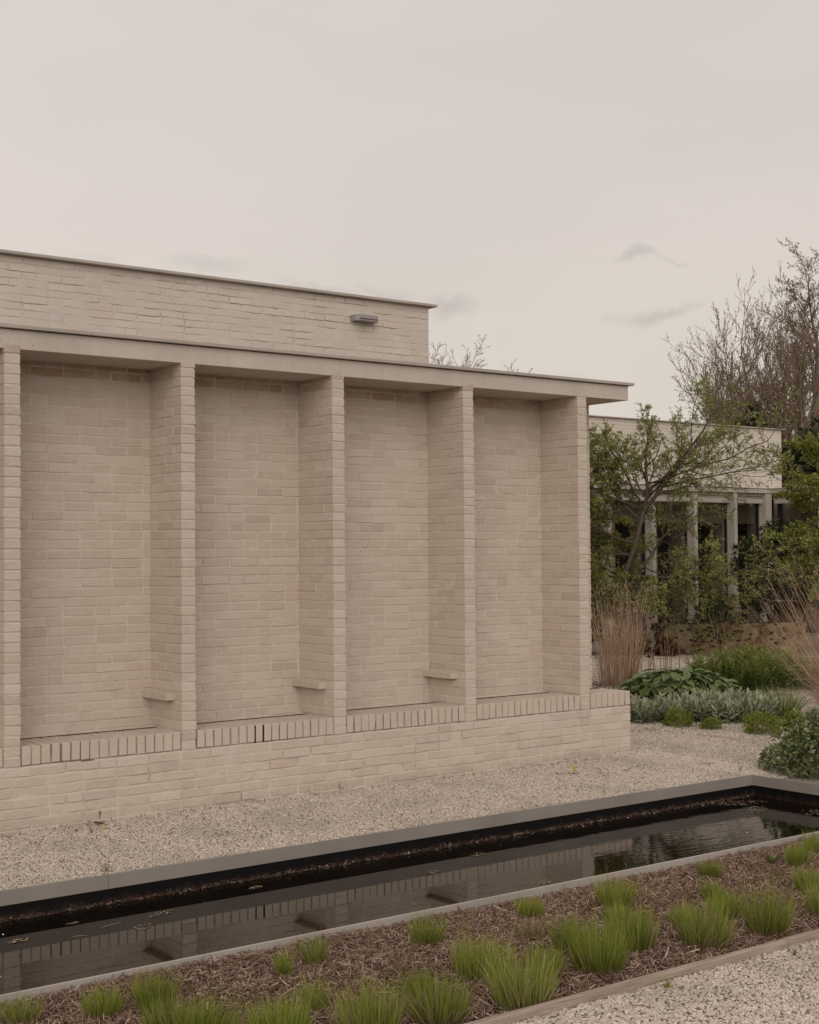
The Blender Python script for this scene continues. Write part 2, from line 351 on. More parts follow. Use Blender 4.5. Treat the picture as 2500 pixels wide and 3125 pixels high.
class MB:
    """collects polygons of any size"""
    def __init__(s): s.v = []; s.f = []; s.a = {}
    def add(s, v, f, **attrs):
        n = len(s.v); s.v += [tuple(x) for x in v]; s.f += [tuple(i+n for i in q) for q in f]
        for k, val in attrs.items(): s.a.setdefault(k, []).extend([val]*len(v))
    def box(s, x0, x1, y0, y1, z0, z1, bev=0.0):
        if bev <= 0:
            v = [(x, y, z) for z in (z0, z1) for x, y in ((x0, y0), (x1, y0), (x1, y1), (x0, y1))]
            f = [(3, 2, 1, 0), (4, 5, 6, 7), (0, 1, 5, 4), (1, 2, 6, 5), (2, 3, 7, 6), (3, 0, 4, 7)]
        else:
            v = []; b_ = bev
            for z, i in ((z0, b_), (z0+b_, 0), (z1-b_, 0), (z1, b_)):
                c = b_*.9 if i == 0 else 0
                for (x, y, sx, sy) in ((x0, y0, 1, 1), (x1, y0, -1, 1), (x1, y1, -1, -1), (x0, y1, 1, -1)):
                    if i: v += [(x+sx*i, y+sy*i, z)]*1
                    else: v += [(x, y, z)]
            f = [(3, 2, 1, 0), (12, 13, 14, 15)]
            for r_ in range(3):
                for k in range(4):
                    f.append((r_*4+k, r_*4+(k+1) % 4, r_*4+4+(k+1) % 4, r_*4+4+k))
        s.add(v, f); return s
    def mesh(s, name, mat_):
        me = bpy.data.meshes.new(name); me.from_pydata(s.v, [], s.f)
        for k, a in s.a.items():
            at = me.attributes.new(k, 'FLOAT', 'POINT'); at.data.foreach_set('value', np.array(a, dtype=np.float32))
        me.update()
        if mat_: me.materials.append(mat_)
        return me
    def build(s, name, mat_, parent=None):
        return obj(name, s.mesh(name, mat_), parent)
def boxo(name, mat_, parent, x0, x1, y0, y1, z0, z1, bev=0.0):
    return MB().box(x0, x1, y0, y1, z0, z1, bev).build(name, mat_, parent)

# smooth pseudo noise for displaced slurry
def vnoise(x, y, seed=0):
    def h(i, j):
        v = np.sin(i*127.1 + j*311.7 + seed*74.7)*43758.5453; return v - np.floor(v)
    xi, yi = np.floor(x), np.floor(y); xf, yf = x-xi, y-yi
    u_, v_ = xf*xf*(3-2*xf), yf*yf*(3-2*yf)
    return (h(xi, yi)*(1-u_)+h(xi+1, yi)*u_)*(1-v_) + (h(xi, yi+1)*(1-u_)+h(xi+1, yi+1)*u_)*v_
def slurry_panel(x0, x1, z0, z1, y, step, lo, hi, seed, facing='Y', deep=.0065):
    """uneven mortar surface: between lo and hi metres behind the plane of the brick faces"""
    nx = max(2, int((x1-x0)/step)+1); nz_ = max(2, int((z1-z0)/step)+1)
    X, Z = np.meshgrid(np.linspace(x0, x1, nx), np.linspace(z0, z1, nz_), indexing='ij')
    n_ = .6*vnoise(X*6, Z*9, seed) + .4*vnoise(X*23, Z*29, seed+3)
    n_ = np.clip((n_-.28)/.45, 0, 1)
    d = lo + (hi-lo)*(1-n_)
    run = .65*vnoise(X*2.6+7, Z*14.0, seed+11) + .35*vnoise(X*9, Z*22, seed+17)
    d = d + deep*np.clip((run-.58)/.10, 0, 1)
    V = np.stack([X, y+d, Z], -1).reshape(-1, 3) if facing == 'Y' else np.stack([y+d, X, Z], -1).reshape(-1, 3)
    i, j = np.meshgrid(np.arange(nx-1), np.arange(nz_-1), indexing='ij'); a = (i*nz_+j).ravel()
    F = np.stack([a, a+nz_, a+nz_+1, a+1], -1)
    if facing != 'Y': F = F[:, ::-1]
    return V, F

# brick meshes ------------------------------------------------------
def face_brick(L, H, D, tint, warm=0.0):
    """a brick seen on its front (-Y): worn rounded edges, slightly hollow or full face"""
    mb = MB(); j = lambda s: rnd.uniform(-s, s)
    ns = 3 if L > .15 else 2
    ring = [(-L/2+L*k/ns, -H/2) for k in range(ns)] + [(L/2, -H/2)] + [(L/2-L*k/ns, H/2) for k in range(ns)] + [(-L/2, H/2)]
    ring = [(x+j(.0022), z+j(.0027)) for x, z in ring]
    n = len(ring)
    fv = [(x*(1-.0055/L), j(.0007), z*(1-.0055/H)) for x, z in ring]
    mv = [(x, .0022+abs(j(.0012)), z) for x, z in ring]
    bv = [(x, D, z) for x, z in ring]
    f = [tuple(range(n))]
    for k in range(n):
        q = (k+1) % n
        f.append((k+n, q+n, q, k)); f.append((k+2*n, q+2*n, q+n, k+n))
    mb.add(fv+mv+bv, f, tint=tint, warm=warm); return mb
def box_brick(lx, ly, lz, tint, warm=0.0, jit=.0016, bev=.0028):
    """a brick seen on several sides; centred in x, y from 0 to ly, z from 0 to lz"""
    mb = MB(); j = lambda s: rnd.uniform(-s, s)
    if ly >= lx: ring = [(-lx/2, 0), (lx/2, 0), (lx/2, ly*.5), (lx/2, ly), (-lx/2, ly), (-lx/2, ly*.5)]
    else: ring = [(-lx/2, 0), (0, 0), (lx/2, 0), (lx/2, ly), (0, ly), (-lx/2, ly)]
    v = []
    cyc = ly/2
    for z, ins in ((0, bev), (bev, 0), (lz-bev, 0), (lz, bev)):
        zz = z + (j(.0008) if ins == 0 else 0)
        for x, y in ring:
            sx = (1-2*ins/lx); sy = (1-2*ins/ly)
            v.append((x*sx+j(jit), cyc+(y-cyc)*sy+j(jit), zz+j(.0007)))
    n = len(ring); f = [tuple(range(n-1, -1, -1)), tuple(range(3*n, 4*n))]
    for r_ in range(3):
        for k in range(n):
            q = (k+1) % n
            f.append((r_*n+k, r_*n+q, r_*n+n+q, r_*n+n+k))
    mb.add(v, f, tint=tint, warm=warm); return mb

COURSE = 1/15.0; BL = .228; BH = .056; MOD = .24
VAR = {}
def variants(key, maker, n):
    VAR[key] = [maker((k+.5)/n if n > 4 else rnd.random()) for k in range(n)]
variants('str', lambda q: face_brick(BL, BH, .05, q), 18); variants('str_w', lambda q: face_brick(BL, BH, .05, q, rnd.uniform(.5, 1)), 8)
variants('hdr', lambda q: face_brick(.108, BH, .05, q), 12); variants('hdr_w', lambda q: face_brick(.108, BH, .05, q, rnd.uniform(.5, 1)), 6)
variants('pl', lambda q: box_brick(.108, BL, BH, q), 16); variants('pl_w', lambda q: box_brick(.108, BL, BH, q, rnd.uniform(.25, .7)), 6)
variants('ps', lambda q: box_brick(.108, .108, BH, q), 12); variants('ps_w', lambda q: box_brick(.108, .108, BH, q, rnd.uniform(.25, .7)), 5)
variants('str_l', lambda q: face_brick(BL, BH, .05, q, -rnd.uniform(.45, .75)), 10); variants('hdr_l', lambda q: face_brick(.108, BH, .05, q, -rnd.uniform(.45, .75)), 6)
VMESH = {}
def vmesh(key, i):
    if (key, i) not in VMESH: VMESH[(key, i)] = VAR[key][i].mesh('brick', M['brick'])
    return VMESH[(key, i)]
BR = []      # every brick of the brick building: (part key, variant key, index, location, rz, xscale)
def put_brick(part, key, loc, rz=0.0, xs=1.0):
    n = len(VAR[key])
    i = min(n-1, int(rnd.betavariate(2.2, 1.6)*n))
    BR.append((part, key, i, loc, rz, xs))
def coursed_wall(part, x0, x1, y, z0, nc, phase=0.0, warm_from=None, lime=False):
    for c in range(nc):
        z = z0 + (c+.5)*COURSE
        w_ = '_w' if (warm_from is not None and c >= warm_from) else ''
        x = math.floor((x0-phase)/MOD)*MOD + phase + (MOD/2 if c % 2 else 0) - MOD
        x += rnd.uniform(-.006, .006)
        while x < x1:
            if rnd.random() < .16:  L_ = .108          # odd headers in the bond
            else: L_ = BL
            a, e = max(x, x0), min(x+L_, x1)
            if e-a > .03:
                if e-a > .165: key, base = 'str', BL
                else: key, base = 'hdr', .108
                ww = '_l' if lime else (w_ if (not w_ or rnd.random() < .85) else '')
                put_brick(part, key+ww, ((a+e)/2, y+rnd.uniform(-.0026, .0001), z+rnd.uniform(-.0022, .0022)), rnd.uniform(-.009, .009), (e-a)/base)
            x += L_ + .012

# ================================================================== SETTING: ground
POOL = (-14.0, 0.31, -3.25, -1.54)       # x0, x1, y0, y1 inside faces of the plates
WATER_Z = -.1625
def ring_sheet(name, outer, inner, z, mat_):
    X0, X1, Y0, Y1 = outer; a0, a1, b0, b1 = inner
    v = [(X0, Y0, z), (X1, Y0, z), (X1, Y1, z), (X0, Y1, z), (a0, b0, z), (a1, b0, z), (a1, b1, z), (a0, b1, z)]
    f = [(0, 1, 5, 4), (1, 2, 6, 5), (2, 3, 7, 6), (3, 0, 4, 7)]
    o = MB(); o.add(v, f); ob = o.build(name, mat_); props(ob, kind='structure'); return ob
hole = (POOL[0]-.012, POOL[1]+.012, -4.72, POOL[3]+.012)
ring_sheet('ground', (-600, 600, -600, 900), hole, -.05, M['lawn'])
def grid_sheet(name, x0, x1, y0, y1, z, step, amp, seed, mat_, kind='structure', zfun=None):
    nx = int((x1-x0)/step)+2; ny = int((y1-y0)/step)+2
    X, Y = np.meshgrid(np.linspace(x0, x1, nx), np.linspace(y0, y1, ny), indexing='ij')
    Z = z + amp*(vnoise(X*1.7, Y*1.7, seed)-.5)*2 + amp*.5*(vnoise(X*5, Y*5, seed+1)-.5)
    if zfun is not None: Z = zfun(X, Y, Z)
    i, j = np.meshgrid(np.arange(nx-1), np.arange(ny-1), indexing='ij'); a = (i*ny+j).ravel()
    me = fast_mesh(name, np.stack([X, Y, Z], -1).reshape(-1, 3), np.stack([a, a+ny, a+ny+1, a+1], -1), mat_, smooth=True)
    o = obj(name, me); props(o, kind=kind); return o
# gravel court between wall and pool, round the pool's end and into the garden
gv = MB()
gz = -.014
gv.add([(-14, POOL[3]+.012, gz), (POOL[1]+.012, POOL[3]+.012, gz), (POOL[1]+.012, .3, gz), (-14, .3, gz)], [(0, 1, 2, 3)])
gv.add([(POOL[1]+.012, -4.72, gz), (20, -4.72, gz), (20, 18, gz), (POOL[1]+.012, 18, gz)], [(0, 1, 2, 3)])
props(gv.build('gravel_court', M['gravel']), kind='structure')
gp = MB(); gp.add([(-16, -14, -.040), (20, -14, -.040), (20, -4.725, -.040), (-16, -4.725, -.040)], [(0, 1, 2, 3)])
props(gp.build('gravel_path', M['gravel']), kind='structure')
def bedz(X, Y):
    e = np.minimum(Y+4.68, -3.262-Y)                      # distance to the nearer edge
    return -.052 + .020*np.clip(e/.5, 0, 1) + .018*(vnoise(X*3.1, Y*3.1, 5)-.4) + .008*(vnoise(X*11, Y*11, 9)-.5) + .012*np.clip((Y+3.6)/.3, 0, 1)*vnoise(X*1.1, Y*0+2, 4)
grid_sheet('planting_bed', POOL[0], 2.6, -4.70, -3.262, 0, .05, 0, 0, M['soil'], zfun=lambda X, Y, Z: bedz(X, Y))
# dark planted soil patches of the garden
for (cx, cy, rx, ry, sd_) in ((4.6, 3.0, 1.5, 1.0, 1), (2.75, .95, 1.0, .55, 2), (1.35, -1.75, .35, .35, 4), (9.3, 8.6, 1.6, .9, 5), (5.0, 4.6, .8, .6, 6), (4.0, .5, .9, .5, 7)):
    v = [(cx, cy, -.008)]
    for k in range(36):
        a = k/36*math.tau; rr = .8+.35*rnd.random()
        v.append((cx+rx*rr*math.cos(a), cy+ry*rr*math.sin(a), -.012))
    o = MB(); o.add(v, [(0, 1+k, 1+(k+1) % 36) for k in range(36)]); props(o.build('garden_soil', M['soil']), kind='structure')

# ------------------------------------------------------------------ pool
me = MB(); me.add([(POOL[0], POOL[2], WATER_Z), (POOL[1], POOL[2], WATER_Z), (POOL[1], POOL[3], WATER_Z), (POOL[0], POOL[3], WATER_Z)], [(0, 1, 2, 3)])
props(me.build('water', M['water']), kind='structure')
tank = empty('pool_tank', (-3, -2.4, -.5), 'long sunken pool tank with grey plate rim and black liner holding dark water', 'pool')
def child_of(o, parent):
    o.parent = parent; o.matrix_parent_inverse = parent.matrix_world.inverted(); return o
bpy.context.view_layer.update()
tw = tank.matrix_world.inverted()
def tpart(o):
    o.parent = tank; o.matrix_parent_inverse = Matrix.Translation(-Vector(tank.location)); return o
th = .014
for a, e in ((-14, -9.4), (-9.4, -7.3), (-7.3, -5.15), (-5.15, -2.35), (-2.35, .31)):
    tpart(boxo('rim_plate', M['rim'], None, a+.0012, e-.0012, POOL[3], POOL[3]+th, -.080, .0, .0012))
for a, e in ((-14, -9.4), (-9.4, -7.9), (-7.9, -5.24), (-5.24, -2.6), (-2.6, .31)):
    tpart(boxo('rim_plate', M['rim_near'], None, a+.0012, e-.0012, POOL[2]-th, POOL[2], -.16, .0, .0012))
tpart(boxo('rim_plate', M['rim'], None, POOL[1], POOL[1]+th, POOL[2]-th, POOL[3]+th, -.080, -.0006, .0012))
tpart(boxo('liner', M['liner'], None, POOL[0], POOL[1]+.004, POOL[3]+.003, POOL[3]+.009, -.55, -.081))
tpart(boxo('liner', M['liner'], None, POOL[1]+.003, POOL[1]+.009, POOL[2], POOL[3]+.002, -.55, -.081))
tpart(boxo('liner', M['liner'], None, POOL[0], POOL[1], POOL[2]-.009, POOL[2]-.001, -.55, -.161))
tpart(boxo('floor', M['liner'], None, POOL[0], POOL[1]+.002, POOL[2], POOL[3]+.002, -.57, -.552))

# ------------------------------------------------------------------ timber edging
te = empty('timber_edging', (-3, -4.69, -.1), 'low weathered timber board edging between bark bed and gravel path', 'edging')
for a, e in ((-12.0, -6.9), (-6.9, -3.32), (-3.32, .4), (.4, 4)):
    o = boxo('board', M['timber'], None, a+.002, e-.002, -4.705+rnd.uniform(-.002, .002), -4.672, -.14, -.003+rnd.uniform(-.003, .003), .003)
    o.parent = te; o.matrix_parent_inverse = Matrix.Translation(-Vector(te.location))

def under(o, parent):
    """parent keeping world coordinates (parents here are unrotated, unscaled)"""
    o.parent = parent
    loc = Vector((0, 0, 0)); q = parent
    while q is not None:
        loc += Vector(q.location) if q.type == 'EMPTY' else Vector((0, 0, 0)); q = q.parent
    o.matrix_parent_inverse = Matrix.Translation(-loc) if parent.type == 'EMPTY' else Matrix.Identity(4)
    return o

# ================================================================== BRICK BUILDING
P = 1.273; HW = .054; DEP = .4715; ZB = 8*COURSE; ZS = 3.100; XE = .55
PIER = [-(5-i)*P for i in range(-1, 6)]                 # pier centres
bld = empty('brick_building', (-3.5, 3, 0), 'low pale brick building with tall recessed bays, brick piers and concrete beam', 'building')
X0 = PIER[0]-1.2
PART = {}
STREAK_X = -3.307
# base wall: core and bricks
base = under(fast_obj := obj('base_wall', fast_mesh('base_wall', *slurry_panel(X0, XE-.004, -.08, ZB-2*COURSE+.004, 0, .016, .0000, .0052, 1), M['mortar'], smooth=True)), bld); PART['base_wall'] = base
under(boxo('base_core', M['mortar'], None, X0, XE-.004, .012, DEP+.03, -.10, ZB-.125), bld)
coursed_wall('base_wall', X0, XE, 0, -COURSE, 7, phase=XE-MOD*40+.012)
# end face of the base (seen only from further right): headers
for c in range(-1, 6):
    for k in range(2):
        put_brick('base_wall', 'hdr', (XE-.001, .17+.20*k, (c+.5)*COURSE), math.pi/2)
# sill of bricks on edge, two rows deep, dark recessed joints
sill_core = under(MB().box(X0, XE-.008, .007, .352, ZB-2*COURSE-.004, ZB-.007).build('sill_bed', M['joint'], None), bld)
SILL = []
def sill_run(a, e):
    n = round((e-a)/.0693); s = (e-a)/n
    for k in range(n):
        wv = s-.0115+rnd.uniform(-.002, .0015)
        SILL.append((a+(k+.5)*s+rnd.uniform(-.0015, .0015), rnd.uniform(-.0025, .0015), wv))
for i in range(len(PIER)-1): sill_run(PIER[i]+HW+.006, PIER[i+1]-HW-.006)
sill_run(PIER[-1]+HW+.006, XE); sill_run(X0, PIER[0]-HW-.006)
sill_m = [box_brick(.058, .228, .121, min(1, .35+.6*rnd.random()), 0, .0014, .0035).mesh('sill_brick', M['brick']) for _ in range(10)]
sill_b = [box_brick(.058, .108, .118, min(1, .35+.6*rnd.random()), 0, .0014, .0035).mesh('sill_brick', M['brick']) for _ in range(6)]
for x, dy, wv in SILL:
    o = obj('sill_brick', rnd.choice(sill_m), None, (x, dy, ZB-.1225+rnd.uniform(-.0015, .0015)), (rnd.uniform(-.008, .008), 0, rnd.uniform(-.012, .012)), (wv/.058, 1, 1)); under(o, bld)
    o = obj('sill_brick', rnd.choice(sill_b), None, (x+rnd.uniform(-.003, .003), .239, ZB-.1205+rnd.uniform(-.001, .001)), (0, 0, rnd.uniform(-.01, .01)), (wv/.058, 1, 1)); under(o, bld)
# dark moss streaks in two open joints of the sill and below them
sx_ = sorted(q[0] for q in SILL if PIER[3-1] < q[0] < PIER[4]); jx = [(a+b_)/2 for a, b_ in zip(sx_[:-1], sx_[1:])]
for want in (STREAK_X, STREAK_X+.068):
    x = min(jx, key=lambda q: abs(q-want))
    under(boxo('moss_streak', M['moss'], None, x-.0075, x+.0075, .0005, .010, ZB-.128, ZB-.006), bld)
# dark drainage slot behind the sill
under(boxo('drain_slot', M['slot_dark'], None, X0, XE-.01, .353, .432, ZB-.05, ZB-.006), bld)
under(boxo('mortar_fillet', M['mortar'], None, X0, XE-.01, .433, DEP+.02, ZB-.05, ZB-.004, .003), bld)
# recessed back wall bays
NC = 39
for i in range(len(PIER)-1):
    a, e = PIER[i]+HW-.012, PIER[i+1]-HW+.012
    bay = under(obj('recess_wall', fast_mesh('recess_wall', *slurry_panel(a, e, ZB-.01, ZS+.01, DEP, .014, .0004, .0026, 10+i, deep=.0028), M['mortar'], smooth=True)), bld)
    PART['bay%d' % i] = bay
    coursed_wall('bay%d' % i, a+.008, e-.008, DEP, ZB, NC, phase=.03, warm_from=NC-2)
under(boxo('rear_wall', M['mortar'], None, X0, XE-.004, DEP+.02, DEP+.30, -.05, ZS+.08), bld)
PART['end'] = under(obj('recess_wall', fast_mesh('recess_wall', *slurry_panel(PIER[-1]+HW-.012, XE-.004, ZB-.01, ZS+.01, DEP, .02, .0005, .006, 33), M['mortar'], smooth=True)), bld)
coursed_wall('end', PIER[-1]+HW-.02, XE, DEP, ZB, NC, phase=XE-MOD*20+.012, warm_from=NC-2)
# piers
for i, px in enumerate(PIER):
    pm = MB().box(px-HW+.0035, px+HW-.0035, .0035, DEP-.001, ZB-2*COURSE+.01, ZS+.004)
    pier = under(pm.build('pier', M['mortar'], None), bld); PART['pier%d' % i] = pier
    for c in range(-2, NC):
        z = ZB + c*COURSE + .006 + rnd.uniform(-.0015, .0015)
        if c >= NC-1: pass
        w_ = '_w' if c >= NC-2 else ''
        dx, rz = rnd.uniform(-.0028, .0028), rnd.uniform(-.014, .014)
        if c % 2 == 0:
            put_brick('pier%d' % i, 'pl'+('' if rnd.random() < .4 else w_), (px+dx, rnd.uniform(-.0030, .0012), z), rz)
            if c >= 0: put_brick('pier%d' % i, 'pl'+w_, (px+rnd.uniform(-.0012, .0012), .2415, z), 0)
        else:
            put_brick('pier%d' % i, 'ps', (px+dx, rnd.uniform(-.0030, .0012), z), rz)
            if c >= 0:
                put_brick('pier%d' % i, 'pl'+w_, (px+rnd.uniform(-.0012, .0012), .121, z), 0)
                put_brick('pier%d' % i, 'ps'+w_, (px+rnd.uniform(-.0012, .0012), .3615, z), 0)
# little brick shelves in the corner of three bays
for i in (3, 4, 5):
    xl = PIER[i]-HW
    sh = under(MB().box(xl-.058, xl+.01, .112, DEP+.01, .7475, .7865).build('shelf', M['mortar'], None), bld)
    for k in range(3):
        o = obj('shelf_brick', box_brick(.074, .1165, .0505, .55+.3*rnd.random(), .15*rnd.random()).mesh('shelf_brick', M['brick']), None,
                (xl-.030+rnd.uniform(-.003, .003), .106+.122*k, .7420), (0, rnd.uniform(-.02, .02), rnd.uniform(-.02, .02))); under(o, sh)
# concrete edge beam in lengths, joints over the piers
for i in range(len(PIER)+1):
    a = PIER[i-1]+.006 if i > 0 else X0
    e = PIER[i]-.006 if i < len(PIER) else .570
    under(boxo('concrete_beam', M['beam'], None, a, e, .0, DEP+.05, ZS, 3.226, .002), bld)
for px in PIER:
    under(boxo('beam_joint', M['mortar'], None, px-.0055, px+.0055, .002, DEP, ZS+.002, 3.224), bld)
# coping along the beam, in lengths
cx = [X0, -7.1, -4.55, -2.02, .12, .62]
for a, e in zip(cx[:-1], cx[1:]):
    under(boxo('coping', M['cap'], None, a+.0012, e-.0012, -.034, .30, 3.2315, 3.2555, .002), bld)
under(boxo('coping_shadow_strip', M['coping_shadow'], None, X0, .58, .008, .28, 3.2262, 3.2313), bld)  # dark strip filling the gap, paints the shadow line below the coping
under(boxo('roof', M['roofing'], None, X0, .56, .30, 8.9, 3.14, 3.226), bld)
# upper storey wall set back on the roof
UY, UZ0, UZ1 = 2.84, 3.2, 4.338
PART['upper'] = under(obj('upper_wall', fast_mesh('upper_wall', *slurry_panel(X0+.5, XE-.004, UZ0, UZ1, UY, .018, -.0010, .0040, 21), M['limecoat'], smooth=True)), bld)
coursed_wall('upper', X0+.5, XE, UY, UZ0+.005, 17, phase=XE-MOD*40+.012, lime=True)
under(boxo('upper_core', M['mortar'], None, X0+.5, XE-.004, UY+.02, 8.5, UZ0, UZ1), bld)
for a, e in ((X0+.4, -5.3), (-5.3, -3.0), (-3.0, -.55), (-.55, .622)):
    under(boxo('coping', M['cap'], None, a+.0012, e-.0012, UY-.066, UY+.35, UZ1+.001, UZ1+.0265, .002), bld)
under(boxo('upper_roof', M['roofing'], None, X0+.4, .60, UY+.35, 8.6, UZ1+.001, UZ1+.02), bld)
under(boxo('house_body', M['mortar'], None, X0, XE-.006, DEP+.30, 8.8, -.05, 3.139), bld)

# bricks: the largest in view are pieces of their own, the others one mass of brickwork
area = []
for k, (part, key, i, loc, rz, xs) in enumerate(BR):
    u, v, z = depth_uv(loc)
    L_ = {'str': BL, 'hdr': .108, 'pl': .2, 'ps': .14}[key.split('_')[0]]*xs
    vis = -20 < u < 2520 and -20 < v < 3145
    if part == 'base_wall' and loc[2] < 0: vis = False
    if part == 'base_wall' and abs(rz) > 1: vis = False
    if key[:2] in ('pl', 'ps') and loc[1] > .05 and part in ('pier0', 'pier1', 'pier2'): L_ *= .3
    area.append((L_*BH/(z*z) if vis else 0, k))
top = {k for s, k in sorted(area, reverse=True)[:300] if s > 0}
rest = MB()
for k, (part, key, i, loc, rz, xs) in enumerate(BR):
    if k in top:
        o = obj('brick', vmesh(key, i), None, loc, (0, 0, rz), (xs, 1, 1)); under(o, PART[part])
        o.matrix_parent_inverse = Matrix.Identity(4)
    else:
        src = VAR[key][i]; c, s = math.cos(rz), math.sin(rz)
        n0 = len(rest.v)
        rest.v += [(loc[0]+x*xs*c-y*s, loc[1]+x*xs*s+y*c, loc[2]+z) for x, y, z in src.v]
        rest.f += [tuple(q+n0 for q in f) for f in src.f]
        for a_ in ('tint', 'warm'): rest.a.setdefault(a_, []).extend(src.a[a_])
bw = under(rest.build('brickwork', M['brick'], None), bld); props(bw, kind='stuff')

# wall lamp on the upper wall
lamp = empty('wall_lamp', (-.31, UY, 4.10), 'small grey box-shaped wall lamp high on the upper brick wall', 'lamp')
lh = MB(); lw, ld, z0, z1 = .275, .12, .0, .060
lh.add([(-lw/2, 0, z0), (lw/2, 0, z0), (lw/2, -ld+.03, z0), (lw/2-.035, -ld, z0), (-lw/2+.035, -ld, z0), (-lw/2, -ld+.03, z0),
        (-lw/2, 0, z1), (lw/2, 0, z1), (lw/2, -ld+.03, z1), (lw/2-.035, -ld, z1), (-lw/2+.035, -ld, z1), (-lw/2, -ld+.03, z1)],
       [(5, 4, 3, 2, 1, 0)[::-1], (6, 7, 8, 9, 10, 11)[::-1], (0, 1, 7, 6), (1, 2, 8, 7), (2, 3, 9, 8), (3, 4, 10, 9), (4, 5, 11, 10), (5, 0, 6, 11)])
lh.build('housing', M['lamp_grey'], lamp)
MB().box(-lw/2+.03, lw/2-.03, -ld-.0015, -ld+.004, .012, .021).build('light_slot', M['black_frame'], lamp)
MB().box(-lw/2-.006, lw/2+.006, -.006, .0, -.006, .060, .001).build('back_plate', M['lamp_grey'], lamp)

# ================================================================== FAR WING
wing = empty('garden_wing', (14, 12, 0), 'far building wing with concrete fins, tall windows and white brick upper wall', 'building')
def wp(o): return under(o, wing)
WY, WF0, WF1 = 11.208, 3.022, 3.118
CX = 16.65
# upper brick wall
UWZ1 = 4.445
wp(boxo('upper_wall', M['limecoat'], None, 6.0, 17.145, WY+.105, 17.0, 3.10, UWZ1))
wb = MB()
for c in range(20):
    z = 3.115 + c*COURSE
    x = 6 + (MOD/2 if c % 2 else 0) + rnd.uniform(-.01, .01)
    while x < 17.14:
        L_ = .108 if rnd.random() < .15 else BL
        e = min(x+L_, 17.145)
        if e-x > .05:
            src = VAR['str' if L_ > .2 else 'hdr'][rnd.randrange(6, 12)]; n0 = len(wb.v); xs = (e-x)/L_
            yy = WY+.100+rnd.uniform(-.002, .002)
            wb.v += [((x+e)/2+q[0]*xs, yy+q[1], z+.033+q[2]) for q in src.v]; wb.f += [tuple(a+n0 for a in f) for f in src.f]
            wb.a.setdefault('tint', []).extend([.55+.35*rnd.random()]*len(src.v)); wb.a.setdefault('warm', []).extend([-rnd.uniform(.85, 1.0)]*len(src.v))
        x += L_+.012
props(wp(wb.build('brickwork', M['brick'], None)), kind='stuff')
wp(boxo('coping', M['cap'], None, 5.9, 17.20, WY+.04, WY+.5, UWZ1+.002, UWZ1+.026, .003))
wp(boxo('upper_roof', M['roofing'], None, 5.9, 17.2, WY+.5, 17.05, UWZ1+.001, UWZ1+.02))
# fascia and coping
for k in range(8):
    a = 7.755+k*P; e = min(a+P, CX)
    wp(boxo('fascia', M['fin'], None, a+.003, e-.003, WY-.02, WY+.10, WF0, WF1, .003))
for k in range(6):
    e = WY-.02-k*P; wp(boxo('fascia', M['fin'], None, CX-.02, CX+.10, e-P+.003, e-.003, WF0, WF1, .003))
wp(boxo('coping', M['cap'], None, 7.7, CX-.045, WY-.045, WY+.12, WF1+.001, WF1+.020, .002))
wp(boxo('coping', M['cap'], None, CX-.045, CX+.3, 3.6, WY+.10, WF1+.0015, WF1+.0205, .002))
wp(boxo('roof', M['roofing'], None, CX+.10, 24, 3.6, WY+.10, 3.02, WF1))
wp(boxo('soffit', M['plaster'], None, 7.7, CX+.9, WY+.10, WY+1.4, 2.96, 3.08))
# fins
fins = [11.675-.1+P*k for k in range(-3, 5) if 11.675+P*k < 16.3]
for x in fins:
    wp(boxo('fin', M['fin'], None, x, x+.1, WY, WY+.27, -.02, WF0-.001, .004))
wp(boxo('corner_fin', M['fin'], None, CX-.19, CX-.001, WY-.0, WY+.27, -.02, WF0-.001, .004))
ys = [WY-P*k for k in range(1, 6)]
for y in ys:
    wp(boxo('fin', M['fin'], None, CX, CX+.27, y-.05, y+.05, -.02, WF0-.001, .004))
# glazing bays facing the garden
edges = [fins[0]-P] + fins + [CX-.19]
for a, e in zip([f_+.1 for f_ in fins], fins[1:]+[CX-.19]):
    wp(boxo('spandrel', M['plaster'], None, a+.002, e-.002, WY+.15, WY+.19, 2.905, WF0-.002))
    wp(boxo('transom', M['fin'], None, a+.002, e-.002, WY+.09, WY+.2, 2.80, 2.90, .003))
    win = wp(boxo('window', M['black_frame'], None, e-.045, e-.003, WY+.20, WY+.25, 0, 2.798))
    g_ = MB().box(a+.002, e-.046, WY+.222, WY+.230, .05, 2.797).build('pane', M['glass'], win)
    MB().box(a+.002, e-.046, WY+.20, WY+.25, .0, .049).build('frame', M['black_frame'], win)
for y1, y0 in zip([WY]+[q-.05 for q in ys], [q+.05 for q in ys]):
    wp(boxo('spandrel', M['plaster'], None, CX+.15, CX+.19, y0+.002, y1-.002, 2.905, WF0-.002))
    wp(boxo('transom', M['fin'], None, CX+.09, CX+.2, y0+.002, y1-.002, 2.80, 2.90, .003))
    win = wp(boxo('window', M['black_frame'], None, CX+.20, CX+.25, y1-.10, y1-.003, 0, 2.798))
    MB().box(CX+.222, CX+.230, y0+.002, y1-.101, .05, 2.797).build('pane', M['glass'], win)
